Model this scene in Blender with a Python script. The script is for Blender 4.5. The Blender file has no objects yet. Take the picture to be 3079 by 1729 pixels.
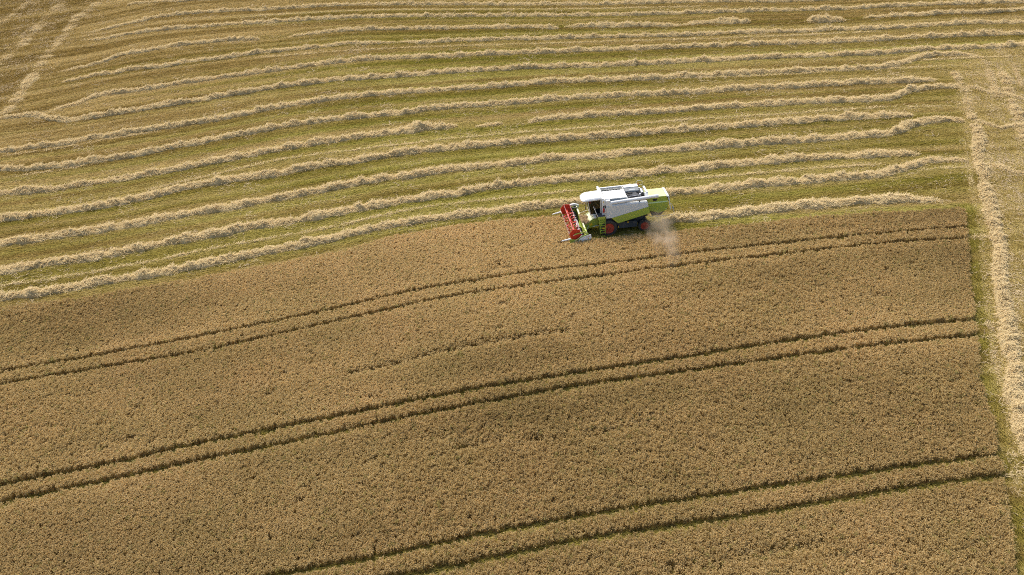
import bpy, bmesh, math, random
import numpy as np
from mathutils import Vector, Matrix
R_ = math.radians
scene = bpy.context.scene
COL = scene.collection

# ---------------------------------------------------------------- camera
cam_d = bpy.data.cameras.new('camera')
cam = bpy.data.objects.new('camera', cam_d)
COL.objects.link(cam)
scene.camera = cam
cam_d.sensor_fit = 'HORIZONTAL'
cam_d.sensor_width = 36.0
cam_d.lens = 36.0 * 3000.0 / 3079.0
cam_d.clip_start = 0.5
cam_d.clip_end = 8000
cam.matrix_world = Matrix.Translation((0, 0, 46)) @ Matrix.Rotation(R_(90 - 33), 4, 'X') @ Matrix.Rotation(R_(-3.5), 4, 'Z')

# ---------------------------------------------------------------- light
SUN_EL, SUN_AZ = 54.0, -30.0      # azimuth from +Y (away from the camera), negative = left
az = R_(SUN_AZ); el = R_(SUN_EL)
sdir = Vector((math.sin(az) * math.cos(el), math.cos(az) * math.cos(el), math.sin(el)))
world = bpy.data.worlds.new('World'); scene.world = world
world.use_nodes = True
wn = world.node_tree.nodes; wl = world.node_tree.links
sky = wn.new('ShaderNodeTexSky'); sky.sky_type = 'NISHITA'; sky.sun_disc = False
sky.sun_elevation = el; sky.sun_rotation = az
sky.air_density = 1.0; sky.dust_density = 4.0; sky.ozone_density = 0.6
wl.new(sky.outputs[0], wn['Background'].inputs[0])
wn['Background'].inputs[1].default_value = 0.15
sun_d = bpy.data.lights.new('sun', 'SUN'); sun_d.energy = 2.1; sun_d.angle = R_(20); sun_d.color = (1.0, 0.92, 0.78)
sun = bpy.data.objects.new('sun', sun_d); COL.objects.link(sun)
sun.rotation_euler = (-sdir).to_track_quat('-Z', 'Y').to_euler()
scene.view_settings.view_transform = 'Standard'
scene.view_settings.look = 'None'
scene.view_settings.exposure = 0.62
scene.view_settings.gamma = 1.0
scene.cycles.max_bounces = 6
scene.cycles.pixel_filter_type = 'BLACKMAN_HARRIS'
scene.cycles.filter_width = 1.0
scene.cycles.use_denoising = False

scene.cycles.volume_bounces = 1
scene.cycles.volume_step_rate = 1.0

# ---------------------------------------------------------------- traced field lines (metres on the ground)
ROWS={'Z':[(-58.8,160.3),(-57.2,161.1),(-54.4,161.2),(-51.0,160.9),(-46.0,160.7),(-36.3,159.7)],
'A':[(-61.6,146.9),(-58.7,148.2),(-56.2,150.4),(-53.7,151.7),(-52.2,152.9),(-49.2,153.8),(-45.3,154.2),(-41.3,154.0),(-37.2,153.5),(-32.5,153.5),(-26.1,153.5),(-21.3,153.2),(-13.2,151.8),(-5.3,150.1),(1.6,148.7),(9.3,147.1),(16.8,145.9),(24.3,145.0),(31.7,144.1),(38.2,142.8),(43.9,142.0),(52.7,141.3)],
'B':[(-60.8,143.8),(-60.0,144.2),(-58.5,143.7),(-56.6,143.9),(-55.5,145.3),(-53.3,145.6),(-51.2,146.4),(-48.2,146.8),(-42.9,146.9),(-38.3,147.2),(-36.0,147.1),(-30.7,147.2),(-25.3,147.2),(-20.7,147.0),(-12.9,146.0),(-5.3,144.5),(1.5,143.3),(8.9,142.0),(16.2,140.7),(23.5,139.9),(30.8,139.2),(37.1,138.6),(42.8,137.8),(48.5,137.3),(54.2,137.2),(58.5,136.9),(62.7,136.6),(68.3,136.2),(73.3,135.3),(77.7,134.8)],
'C1':[(-59.9,131.2),(-58.0,131.2),(-57.7,131.9),(-56.1,132.4),(-55.0,133.3),(-53.7,134.6),(-52.9,136.5),(-51.4,137.1),(-49.4,137.2),(-48.2,138.0),(-45.5,139.1),(-43.4,139.4),(-41.2,139.6),(-38.4,139.9),(-35.4,139.8),(-33.6,139.4)],
'C2':[(-29.8,139.7),(-27.7,140.2),(-24.5,140.9),(-21.6,141.3),(-17.1,140.7),(-12.6,140.2),(-5.2,139.1),(1.3,138.1),(7.0,137.1),(8.8,136.4)],
'C3':[(9.4,136.8),(13.6,136.5),(17.1,135.9),(22.7,135.0),(25.5,134.3),(27.0,134.9),(29.9,134.8),(32.7,134.7),(34.9,133.7)],
'C5':[(49.8,132.7),(52.7,132.8),(55.0,133.3),(57.6,132.6),(60.5,133.0),(63.3,132.8),(65.2,132.2),(69.3,132.1),(72.0,132.4),(76.5,132.2)],
'D':[(-57.6,126.8),(-56.7,127.4),(-55.1,128.0),(-53.6,129.2),(-51.7,128.8),(-50.7,129.3),(-49.1,130.5),(-44.6,130.6),(-43.1,131.8),(-40.5,132.2),(-37.8,132.5),(-33.5,133.6),(-28.1,134.5),(-25.1,134.3),(-21.0,135.5),(-16.6,134.7),(-13.0,134.4),(-10.1,133.8),(-6.6,133.9),(-2.3,133.4),(1.2,133.1),(8.2,132.3),(15.2,131.6),(22.1,130.7),(28.9,130.2),(35.0,129.9),(40.4,129.1),(45.9,129.0),(51.2,128.3),(56.7,128.3),(62.2,128.4),(69.6,127.4),(73.8,126.8)],
'E':[(-56.2,116.3),(-55.4,117.0),(-54.4,118.0),(-52.6,119.0),(-52.1,120.1),(-51.1,121.3),(-50.4,121.8),(-48.7,121.9),(-46.7,122.1),(-43.5,123.0),(-40.4,124.1),(-37.0,124.7),(-33.8,125.6),(-28.7,126.6),(-25.3,127.5),(-20.6,128.2),(-16.2,128.7),(-11.8,128.2),(-2.9,127.8),(5.9,127.1),(14.7,126.6),(24.1,125.9),(34.4,125.3),(42.9,124.4),(49.8,124.3),(58.3,124.0),(67.7,123.2),(73.2,122.9)],
'F':[(-63.6,115.3),(-61.2,115.6),(-60.0,115.8),(-58.3,115.8),(-57.6,116.2),(-56.5,115.7),(-54.9,114.5),(-53.5,114.2),(-52.4,113.5),(-51.7,113.7),(-50.5,113.9),(-49.0,114.4),(-48.1,114.5),(-47.3,114.5),(-46.3,115.3),(-44.8,115.3),(-42.6,116.3),(-38.7,117.1),(-34.0,118.5),(-29.3,120.0),(-25.2,120.9),(-19.9,121.8),(-13.1,121.6),(-8.0,121.9),(-4.6,122.1),(0.5,121.9),(7.3,121.5),(14.0,121.0),(23.2,120.6),(31.6,120.4),(39.8,119.8),(48.1,119.4),(55.0,119.9),(61.4,119.2),(65.9,119.4),(71.5,119.4)],
'G':[(-60.4,104.3),(-57.1,105.4),(-52.9,106.4),(-50.0,106.8),(-47.3,107.9),(-44.4,108.4),(-40.0,109.7),(-35.5,110.5),(-32.6,111.5),(-28.1,113.4),(-25.1,114.3),(-19.2,115.7),(-11.1,116.2),(-2.9,116.1),(5.3,116.5),(13.4,116.1),(22.3,115.7),(30.4,115.5),(38.4,115.0),(46.4,114.6),(47.9,115.1),(50.0,115.9),(51.6,117.3),(53.9,117.7),(56.0,117.8),(58.0,116.7),(59.3,115.8)],
'H':[(-58.9,100.7),(-55.3,100.8),(-52.2,100.4),(-50.0,100.5),(-46.6,101.1),(-42.4,101.9),(-38.4,103.4),(-34.2,104.7),(-30.0,106.3),(-25.6,107.7),(-22.6,108.4),(-18.6,109.3),(-12.3,109.7),(-6.1,110.6),(0.2,110.6),(6.5,111.0),(12.9,111.0),(21.4,110.5),(29.3,110.7),(37.1,110.4),(44.9,110.2),(47.9,109.9),(51.2,109.8)],
'I1':[(-56.1,94.2),(-52.8,94.5),(-50.1,94.8),(-47.4,95.0),(-43.5,96.0),(-40.8,96.5),(-36.8,97.5),(-32.9,98.9),(-28.8,100.3),(-24.6,101.6),(-20.4,102.7),(-17.9,103.3),(-13.4,103.9),(-10.5,104.7),(-8.7,105.0),(-7.2,104.8),(-5.1,104.8)],
'I2':[(2.9,104.7),(4.6,105.4),(12.2,105.6),(16.8,105.4),(20.5,105.6),(28.2,105.8),(35.7,105.6),(43.2,105.2),(45.2,105.8),(46.9,107.2),(48.6,107.5),(51.7,107.6),(53.1,107.2),(54.4,106.6)],
'J':[(-53.5,88.0),(-50.5,88.9),(-48.0,89.1),(-45.5,89.8),(-41.6,90.2),(-39.1,90.9),(-36.7,91.8),(-33.0,93.4),(-30.4,94.1),(-27.7,94.8),(-23.6,95.2),(-21.0,96.6),(-17.2,97.0),(-12.3,98.2),(-7.3,99.1),(-3.0,99.3),(1.4,99.6),(5.8,99.8),(11.6,99.8),(16.0,100.0),(19.6,100.2),(25.4,100.4),(31.3,100.6),(37.2,100.6),(41.6,100.6),(44.9,100.4)],
'K':[(-51.5,83.3),(-48.5,83.8),(-44.9,84.3),(-41.2,84.9),(-37.6,85.8),(-34.0,86.8),(-30.3,87.8),(-25.3,89.1),(-21.4,90.0),(-16.6,91.7),(-13.9,92.4),(-9.9,93.0),(-5.8,94.0),(-0.2,94.3),(5.4,95.0),(11.0,95.0),(15.3,95.4),(18.8,95.5),(25.8,95.7),(32.9,95.8),(40.0,96.0),(42.4,96.7),(43.5,97.9),(45.2,98.5),(48.9,98.7),(49.5,97.8)],
'Lw':[(-49.2,78.0),(-46.4,78.6),(-43.1,79.4),(-39.6,79.9),(-36.2,80.9),(-32.7,81.9),(-29.2,82.8),(-24.4,84.1),(-20.6,84.8),(-16.0,86.1),(-11.8,87.2),(-7.9,88.0),(-4.0,88.5),(-3.0,89.1),(1.0,89.6),(5.1,90.0),(10.5,90.1),(14.6,90.5),(17.9,90.6),(23.4,91.1),(27.5,91.3),(31.6,91.3),(35.7,91.4),(39.7,91.3),(42.0,90.8)],
'Mw':[(-47.4,73.7),(-44.7,74.1),(-41.3,74.5),(-38.0,75.2),(-34.7,75.9),(-31.3,76.6),(-28.0,77.6),(-24.5,78.5),(-21.1,79.6),(-18.7,80.1),(-15.5,81.4),(-11.5,82.7),(-7.8,83.4),(-4.0,83.9),(1.2,84.5),(5.0,84.9),(7.7,85.3),(17.0,85.8),(23.7,86.4),(30.2,86.6),(36.9,87.0),(38.4,87.5),(40.0,88.3),(42.4,89.3),(45.0,89.3),(46.1,88.7)],
'Nw':[(14.1,80.2),(15.0,80.5),(17.4,80.6),(19.9,80.9),(23.7,81.3),(27.5,81.6),(31.3,81.7),(35.2,82.0),(38.7,81.4),(40.5,80.9)],
'pile':[(42.4,133.0),(43.8,133.2),(44.8,132.9),(45.9,132.8),(47.7,132.3)],
'bit':[(-3.2,104.5),(-1.8,104.6),(0.1,104.8)],
'HR1':[(54.2,112.4),(53.8,110.3),(53.3,107.8),(52.8,105.3),(52.0,102.6),(51.2,100.4),(50.8,99.0),(50.4,97.2),(49.6,94.4),(48.0,90.6),(47.3,88.5),(46.7,86.1)],
'HR2':[(45.6,83.9),(45.2,82.2),(44.6,80.7),(44.0,78.6),(43.1,75.7),(43.3,76.9),(42.6,74.1),(41.6,71.3),(40.3,68.2),(39.1,65.3),(38.1,62.6),(37.1,59.5),(35.9,56.1),(35.0,54.3),(34.5,52.4),(33.6,50.1),(33.3,48.5),(32.9,46.3)],
'HR3':[(59.9,112.4),(59.1,109.8),(58.5,107.3),(57.6,104.9),(56.6,101.9),(55.9,99.7),(55.3,97.5),(54.4,94.8),(53.3,91.5)],
'HR4':[(59.2,115.4),(58.4,112.9),(57.9,110.8),(57.2,108.2),(56.4,105.8),(55.9,103.4)],
'HR5':[(61.8,113.5),(61.3,111.5),(60.5,109.0),(59.9,106.9),(59.5,105.3)],
'X1':[(53.8,107.5),(54.5,106.8),(55.0,105.8),(55.8,104.9),(57.1,104.2),(58.3,102.8),(59.2,101.7)],
'X2':[(50.8,98.1),(51.5,96.9),(52.4,95.7),(53.7,96.0),(55.2,96.3),(56.8,96.4)],
'X3':[(47.8,87.8),(48.2,87.2),(48.8,86.9),(49.1,85.8),(50.1,85.3),(51.0,84.5)],
'HL1':[(-75.9,171.1),(-76.2,166.5),(-76.4,162.7),(-76.5,159.5),(-76.4,155.9),(-76.4,151.4)],
'HL2':[(-69.9,164.7),(-70.0,161.9),(-70.4,158.8),(-69.9,153.4),(-69.6,150.2),(-69.4,147.3),(-69.0,143.6),(-68.9,141.0),(-69.1,137.6),(-69.6,134.5)],
'HL3':[(-63.6,167.4),(-64.1,163.0),(-64.1,159.2),(-64.9,156.2),(-64.7,152.2),(-64.3,148.2),(-63.9,145.4),(-63.8,142.7),(-63.7,140.1),(-63.4,136.6),(-62.8,133.0),(-62.2,128.2),(-62.0,124.5),(-61.6,122.1),(-61.0,118.6),(-61.3,117.2),(-61.6,115.3)]}
TRACKS={'t1':[(-48.1,75.3),(-45.5,76.2),(-41.0,76.7),(-36.5,77.8),(-32.0,79.0),(-27.4,80.5),(-22.7,81.6),(-15.7,83.4),(-11.7,85.0),(-7.9,86.1),(-0.1,86.9),(7.9,87.6)],
't1b':[(17.5,88.5),(24.2,88.8),(31.0,89.2),(37.7,89.2)],
't2':[(-37.2,93.4),(-29.6,96.7),(-24.2,98.9),(-17.6,100.0),(-5.9,101.6),(1.5,102.1),(11.9,102.3),(20.0,102.8),(27.5,102.7),(35.0,102.9),(42.4,102.9),(49.6,102.3)],
't3':[(-33.2,131.6),(-24.9,132.2),(-19.3,132.4),(-12.2,132.1),(24.6,128.8),(36.8,127.8),(50.8,127.1)],
't4':[(-36.7,150.5),(-25.7,150.3),(-17.8,149.8),(1.6,146.2),(16.6,143.6),(31.3,142.0)],
't5':[(-56.7,104.3),(-51.0,105.3),(-45.6,107.2),(-39.8,108.7)],
't6':[(-54.4,98.5),(-47.7,99.8),(-43.7,101.1)],
't7':[(22.2,115.1),(30.2,114.4),(38.2,114.3),(46.3,114.2),(55.0,113.8)],
't8':[(40.8,87.5),(45.6,87.5)],
't9':[(40.1,74.3),(42.2,74.2)],
't10':[(35.4,61.5),(37.4,61.5),(39.9,61.5)],
't11':[(34.9,59.9),(36.7,59.9),(39.2,59.9)],
't12':[(31.0,47.1),(32.5,47.4),(34.0,47.6)],
't13':[(30.2,45.4),(31.7,45.6),(33.2,45.8)],
't14':[(51.6,116.2),(56.8,116.0),(64.1,115.5)]}
TRAM={'T1a':[(-42.9,62.1),(-40.0,62.7),(-37.1,63.2),(-34.2,63.8),(-30.2,64.6),(-25.2,65.8),(-20.1,67.1),(-14.1,68.8),(-10.6,70.0),(-7.2,71.0),(-3.9,71.5),(-0.5,72.1),(3.0,72.6),(8.4,73.0),(14.9,73.8),(20.8,74.4),(26.8,74.9),(32.8,75.3),(40.5,75.5),(42.3,75.5)],
'T1b':[(-42.2,60.5),(-39.3,61.0),(-34.6,61.9),(-29.7,62.8),(-24.7,63.7),(-19.7,65.2),(-13.9,66.9),(-10.4,67.9),(-7.2,69.0),(-3.9,69.6),(-0.5,70.2),(4.0,70.7),(8.2,71.2),(14.6,72.0),(20.4,72.6),(26.3,73.0),(32.3,73.7),(39.8,73.6),(41.5,73.6)],
'T2a':[(-37.3,49.2),(-34.9,49.8),(-30.7,50.7),(-26.5,51.6),(-22.2,52.9),(-17.8,53.7),(-12.6,54.9),(-7.9,56.0),(-3.1,57.0),(12.3,59.2),(15.4,59.7),(18.6,60.2),(22.7,60.7),(28.0,61.3),(33.2,61.5),(36.4,61.8)],
'T2b':[(-36.6,47.7),(-34.2,48.2),(-30.2,49.1),(-26.1,50.0),(-21.8,51.1),(-17.5,52.0),(-12.4,53.2),(-7.8,54.3),(-3.1,55.3),(1.7,56.2),(4.7,56.7),(12.0,57.5),(17.1,58.1),(22.1,58.7),(27.3,59.3),(32.4,59.5),(36.0,59.8)],
'T3a':[(-19.2,39.8),(-13.9,40.8),(-11.1,41.2),(-7.1,41.9),(-3.1,42.8),(1.0,43.4),(5.2,44.2),(10.0,44.7),(14.0,45.2),(18.4,45.7),(22.8,46.2),(27.2,46.7),(31.6,47.0)],
'T3b':[(-10.9,39.4),(-7.0,40.1),(-3.1,40.7),(0.9,41.5),(4.9,42.2),(9.6,42.6),(13.6,43.1),(17.8,43.7),(22.1,44.3),(26.5,44.9),(30.8,45.1)]}
WN=[(-46.3,71.3),(-43.6,71.8),(-37.0,72.6),(-32.8,73.6),(-27.3,74.8),(-21.6,76.2),(-15.1,77.9),(-11.3,79.7),(-7.6,80.5),(-3.9,81.3),(-0.2,81.7),(3.6,81.9)]
WS=[(15.6,77.8),(21.7,78.2),(27.9,78.8),(34.1,78.9),(38.9,78.8),(41.4,78.7)]
WE=[(41.6,79.0),(40.5,75.7),(39.2,72.3),(37.2,67.2),(36.0,63.5),(35.2,61.6),(34.5,59.5),(33.2,56.1),(33.1,56.1),(32.0,52.1),(31.8,50.6),(30.8,47.7),(30.6,46.6),(30.0,45.0),(29.1,42.2),(28.1,39.4),(27.3,37.4)]
HRB=[(63.2,119.2),(57.4,117.7),(54.0,113.0),(50.5,103.3),(47.8,96.2),(45.4,89.8),(43.8,84.0),(42.1,79.5),(40.5,75.7),(39.2,72.3),(37.2,67.2),(36.0,63.5),(35.2,61.6),(34.5,59.5),(33.2,56.1),(33.1,56.1),(32.0,52.1),(31.8,50.6),(30.8,47.7),(30.6,46.6),(30.0,45.0),(29.1,42.2),(28.1,39.4),(27.3,37.4)]
HLB=[(-61.7,115.6),(-61.3,117.0),(-61.5,122.1),(-61.9,127.6),(-61.8,131.6),(-62.1,147.2),(-62.3,156.0),(-62.3,164.0)]
HOLLOWS=[[(-12.3,59.8),(-8.9,60.6),(-6.4,61.6),(-3.8,62.2),(-0.7,62.9),(2.4,63.4),(4.0,63.5)],[(8.0,39.0),(12.0,39.8),(15.2,40.2),(17.3,40.5)],[(-4.0,50.8),(-0.4,51.1),(2.3,51.0),(6.0,51.6),(8.3,51.7)]]
BUSH=[(-84.6,171.1)]
TRACKS.update({'h1': [(49.8, 98.0), (47.7, 92.7), (45.4, 86.6), (43.0, 79.8), (42.9, 78.5), (41.2, 73.9), (39.1, 68.6), (37.3, 63.9), (35.8, 59.6), (33.9, 54.3), (34.5, 54.8), (32.9, 50.2), (30.5, 43.7)], 'h2': [(50.2, 93.7), (49.2, 90.8), (48.0, 87.5), (46.7, 83.5), (44.9, 78.3), (43.8, 74.7)], 'h3': [(54.6, 97.3), (53.2, 93.3), (51.6, 88.9), (49.8, 84.3)], 'h4': [(52.2, 95.1), (53.3, 95.7), (54.3, 96.4), (55.6, 97.1)], 'h5': [(48.3, 84.5), (49.2, 85.2), (50.3, 85.6)], 'h6': [(52.3, 106.2), (50.9, 102.4), (50.2, 99.4)], 'h7': [(-71.7, 165.8), (-71.7, 159.8), (-71.3, 154.1), (-70.6, 146.8), (-70.1, 140.1), (-70.2, 136.8)]})

# ---------------------------------------------------------------- helpers
def tag(o, label=None, cat=None, group=None, kind=None):
    if label: o['label'] = label
    if cat: o['category'] = cat
    if group: o['group'] = group
    if kind: o['kind'] = kind
    return o

class Noise:
    def __init__(s, seed):
        s.t = np.random.RandomState(seed).rand(256, 256)
    def __call__(s, x, y):
        x = np.asarray(x, float); y = np.asarray(y, float)
        xi = np.floor(x).astype(int); yi = np.floor(y).astype(int)
        fx = x - xi; fy = y - yi
        fx = fx * fx * (3 - 2 * fx); fy = fy * fy * (3 - 2 * fy)
        a = s.t[xi & 255, yi & 255]; b = s.t[(xi + 1) & 255, yi & 255]
        c = s.t[xi & 255, (yi + 1) & 255]; d = s.t[(xi + 1) & 255, (yi + 1) & 255]
        return (a * (1 - fx) + b * fx) * (1 - fy) + (c * (1 - fx) + d * fx) * fy
    def f(s, x, y, o=3):
        v = 0; a = 1; t = 0
        for k in range(o):
            v = v + a * s(x * 2 ** k + 17 * k, y * 2 ** k + 31 * k); t += a; a *= .55
        return v / t
N1, N2, N3, N4, N5 = [Noise(k) for k in (3, 11, 29, 41, 57)]

def mesh_np(name, V, F, attrs=None, mats=(), smooth=False):
    """V (n,3), F (m,4) or (m,3) numpy -> mesh"""
    me = bpy.data.meshes.new(name)
    V = np.asarray(V, np.float32); F = np.asarray(F, np.int32)
    k = F.shape[1]
    me.vertices.add(len(V)); me.vertices.foreach_set('co', V.ravel())
    me.loops.add(F.size); me.loops.foreach_set('vertex_index', F.ravel())
    me.polygons.add(len(F)); me.polygons.foreach_set('loop_start', np.arange(0, F.size, k, dtype=np.int32))
    me.update(calc_edges=True)
    for an, av in (attrs or {}).items():
        a = me.attributes.new(an, 'FLOAT', 'POINT'); a.data.foreach_set('value', np.asarray(av, np.float32).ravel())
    for m in mats: me.materials.append(m)
    if smooth: me.polygons.foreach_set('use_smooth', np.ones(len(F), bool))
    return me

def link(name, me, parent=None):
    o = bpy.data.objects.new(name, me); COL.objects.link(o)
    if parent: o.parent = parent
    return o

def arr(p): return np.array(p, float)
def yat(poly, x):
    p = arr(poly); p = p[np.argsort(p[:, 0])]
    y = np.interp(x, p[:, 0], p[:, 1])
    k = min(4, len(p) - 1)
    sl = (p[k, 1] - p[0, 1]) / max(p[k, 0] - p[0, 0], .1); sr = (p[-1, 1] - p[-1 - k, 1]) / max(p[-1, 0] - p[-1 - k, 0], .1)
    sl = np.clip(sl, -.35, .35); sr = np.clip(sr, -.2, .2)
    y = y + np.where(x < p[0, 0], (x - p[0, 0]) * sl, 0) + np.where(x > p[-1, 0], (x - p[-1, 0]) * sr, 0)
    return y
def resample(p, ds, smooth=3):
    p = arr(p); d = np.r_[0, np.cumsum(np.hypot(*np.diff(p, axis=0).T))]
    n = max(int(d[-1] / ds), 3); s = np.linspace(0, d[-1], n)
    q = np.c_[np.interp(s, d, p[:, 0]), np.interp(s, d, p[:, 1])]
    w = max(int(smooth / ds), 1)
    if w > 1 and n > 2 * w:
        ker = np.hanning(w + 2)[1:-1]; ker /= ker.sum()
        e = np.r_[[2 * q[0] - q[i] for i in range(w, 0, -1)], q, [2 * q[-1] - q[-1 - i] for i in range(1, w + 1)]]
        q = np.c_[np.convolve(e[:, 0], ker, 'same'), np.convolve(e[:, 1], ker, 'same')][w:-w]
    return q, s[:len(q)]
def xat(poly, y):
    p = arr(poly); p = p[np.argsort(p[:, 1])]
    return np.interp(y, p[:, 1], p[:, 0])
def dist_poly(x, y, poly):
    p = arr(poly); best = np.full(np.shape(x), 1e9)
    for a, b in zip(p[:-1], p[1:]):
        d = b - a; L = d @ d + 1e-9
        t = np.clip(((x - a[0]) * d[0] + (y - a[1]) * d[1]) / L, 0, 1)
        best = np.minimum(best, np.hypot(x - a[0] - t * d[0], y - a[1] - t * d[1]))
    return best

# smooth row field: every row as a function of x; v = metres across the rows
XG = np.arange(-140, 140.1, 1.0)
seq = [('A', ROWS['A']), ('B', ROWS['B']), ('C', ROWS['C1'] + ROWS['C2'] + ROWS['C3'] + ROWS['C5']), ('D', ROWS['D']), ('E', ROWS['E']),
       ('F', ROWS['F'][9:]), ('G', ROWS['G'][:20]), ('H', ROWS['H']), ('I', ROWS['I1'][:14] + ROWS['I2'][:8]), ('J', ROWS['J']),
       ('K', ROWS['K'][:18]), ('L', ROWS['Lw']), ('M', ROWS['Mw'][:18]), ('WN', WN + WS[2:]),
       ('T1', TRAM['T1a']), ('T2', TRAM['T2a']), ('T3', TRAM['T3a'])]
YS = []
for n, p in seq:
    y = yat(p, XG); k = np.hanning(15); k /= k.sum()
    y = np.convolve(np.r_[np.full(7, y[0]), y, np.full(7, y[-1])], k, 'valid'); YS.append(y)
YS = np.array(YS)                       # descending in y
for i in range(1, len(YS)): YS[i] = np.minimum(YS[i], YS[i - 1] - .8)
VS = np.r_[0, np.cumsum(-(np.diff(YS.mean(axis=1))))]
def rowv(x, y):
    x = np.asarray(x, float); y = np.asarray(y, float)
    xi = np.clip(((x + 140)).astype(int), 0, len(XG) - 2); fx = np.clip(x + 140 - xi, 0, 1)
    Y = YS[:, xi] * (1 - fx) + YS[:, xi + 1] * fx
    v = np.where(y > Y[0], VS[0] - (y - Y[0]), VS[-1] + (Y[-1] - y))
    for k in range(len(VS) - 1):
        t = (Y[k] - y) / (Y[k] - Y[k + 1])
        v = np.where((t >= 0) & (t < 1), VS[k] + t * (VS[k + 1] - VS[k]), v)
    return v
def rowang(x, y):
    v0 = rowv(x, y); v1 = rowv(x + 1.5, y); vy = rowv(x, y + .7)
    return np.arctan2(-(v1 - v0) / 1.5, np.minimum((vy - v0) / .7, -.2)) if False else np.arctan(-((v1 - v0) / 1.5) / np.minimum((vy - v0) / .7, -.2))

# harvester position: local X = forward, Y = its left (camera) side
HO = Vector((9.01, 79.86, 0)); HTH = R_(5.5)
HF = Vector((-math.cos(HTH), -math.sin(HTH), 0)); HL = Vector((math.sin(HTH), -math.cos(HTH), 0))
def hl(x, y): p = HO + HF * x + HL * y; return (p.x, p.y)
def to_local(x, y):
    dx = x - HO.x; dy = y - HO.y
    return dx * HF.x + dy * HF.y, dx * HL.x + dy * HL.y

# standing crop outline
CROP = [(-95, yat(WN, np.array([-95.]))[0])] + [p for p in WN if p[0] < 4.2] + [hl(3.35, -2.55), hl(3.35, 2.55), hl(0, 2.55)] + \
       [p for p in WS if p[0] > 15] + WE + [(24.5, 20), (-95, 20)]
def inside(x, y, poly):
    p = arr(poly); c = np.zeros(np.shape(x), bool)
    j = len(p) - 1
    for i in range(len(p)):
        xi, yi = p[i]; xj, yj = p[j]
        hit = ((yi > y) != (yj > y)) & (x < (xj - xi) * (y - yi) / (yj - yi + 1e-12) + xi)
        c ^= hit; j = i
    return c
TRX = {k: (arr(v)) for k, v in TRAM.items()}
TW = {'T1a': -.02, 'T1b': -.02, 'T2a': .05, 'T2b': .03, 'T3a': .03, 'T3b': .07}
def tramdist(x, y, vary=0):
    """distance to the nearest tramline centre, less how much wider than usual that tramline is"""
    d = np.full(np.shape(x), 9.)
    for k, p in TRAM.items():
        q, _ = resample([(2 * p[0][0] - p[2][0], 2 * p[0][1] - p[2][1])] + p + [(p[-1][0] + 6, p[-1][1] + .6)], 2.5, 5)
        near = np.abs(y - np.interp(x, q[:, 0], q[:, 1])) < 2.5
        if near.any():
            dd = d[near]; d[near] = np.minimum(dd, dist_poly(x[near], y[near], q) - TW[k])
    return d

def headland(x, y):
    hr = x - xat(HRB, y); hr = np.where(y > 121, -9, hr)
    hlm = xat(HLB, y) - x; hlm = np.where((y < 113), -9, hlm)
    return hr, hlm
def tones(x, y):
    """green (0 straw-brown .. 1 green) and light tone of the stubble"""
    v = rowv(x, y)
    hr, hlm = headland(x, y)
    g = .42 + .55 * (N1.f(x * .018 + 9, v * .75, 3) - .5) * 1.6 + .5 * (N2.f(x * .03, y * .035 + 5, 3) - .5) + .75 * (N3(x * .01, v * 1.7) - .5)
    # greener towards the middle, browner to the far left
    g = g + .16 * np.exp(-(((x + 5) / 34) ** 2 + ((y - 95) / 24) ** 2)) - .42 * np.clip((-x - 14) / 34, 0, 1) * np.clip((y - 80) / 35, 0, 1)
    g = g - .12 * np.clip((y - 118) / 25, 0, 1)
    m = np.clip(hr / 2.5, 0, 1); g = g * (1 - m) + m * (.25 + .25 * (N1.f(x * .25, y * .12) - .5))
    strip = np.exp(-((x - xat(WE, y) - .7) / .7) ** 2) * (y < 80)  # greener strip beside the crop, with the crop's shadow painted into its tone
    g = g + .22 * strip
    m = np.clip(hlm / 2.5, 0, 1); g = g * (1 - m) + m * .04
    t = .55 + 1.25 * (N4.f(x * .016, v * 1.15, 3) - .5) + .75 * (N2(x * .02, v * 2.9 + 8) - .5) + .5 * (N5.f(x * .12, y * .12, 3) - .5)
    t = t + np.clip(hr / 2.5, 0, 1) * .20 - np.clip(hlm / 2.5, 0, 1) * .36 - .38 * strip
    return np.clip(g, 0, 1), np.clip(t, 0, 1)

# ---------------------------------------------------------------- materials
def mat(name, col=(.5, .5, .5), rough=.5, metal=0, spec=.5, coat=0):
    m = bpy.data.materials.new(name); m.use_nodes = True
    b = m.node_tree.nodes['Principled BSDF']
    b.inputs['Base Color'].default_value = (*col, 1); b.inputs['Roughness'].default_value = rough
    b.inputs['Metallic'].default_value = metal; b.inputs['Specular IOR Level'].default_value = spec
    if coat: b.inputs['Coat Weight'].default_value = coat
    return m
def nd(m, t, **kw):
    n = m.node_tree.nodes.new(t)
    for k, v in kw.items():
        if k.startswith('i_'):
            n.inputs[int(k[2:]) if k[2:].isdigit() else k[2:]].default_value = v
        else: setattr(n, k, v)
    return n
def ramp(m, stops):
    n = m.node_tree.nodes.new('ShaderNodeValToRGB'); e = n.color_ramp.elements
    while len(e) < len(stops): e.new(.5)
    for q, (p, c) in zip(e, stops): q.position = p; q.color = (*c, 1)
    return n
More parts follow.
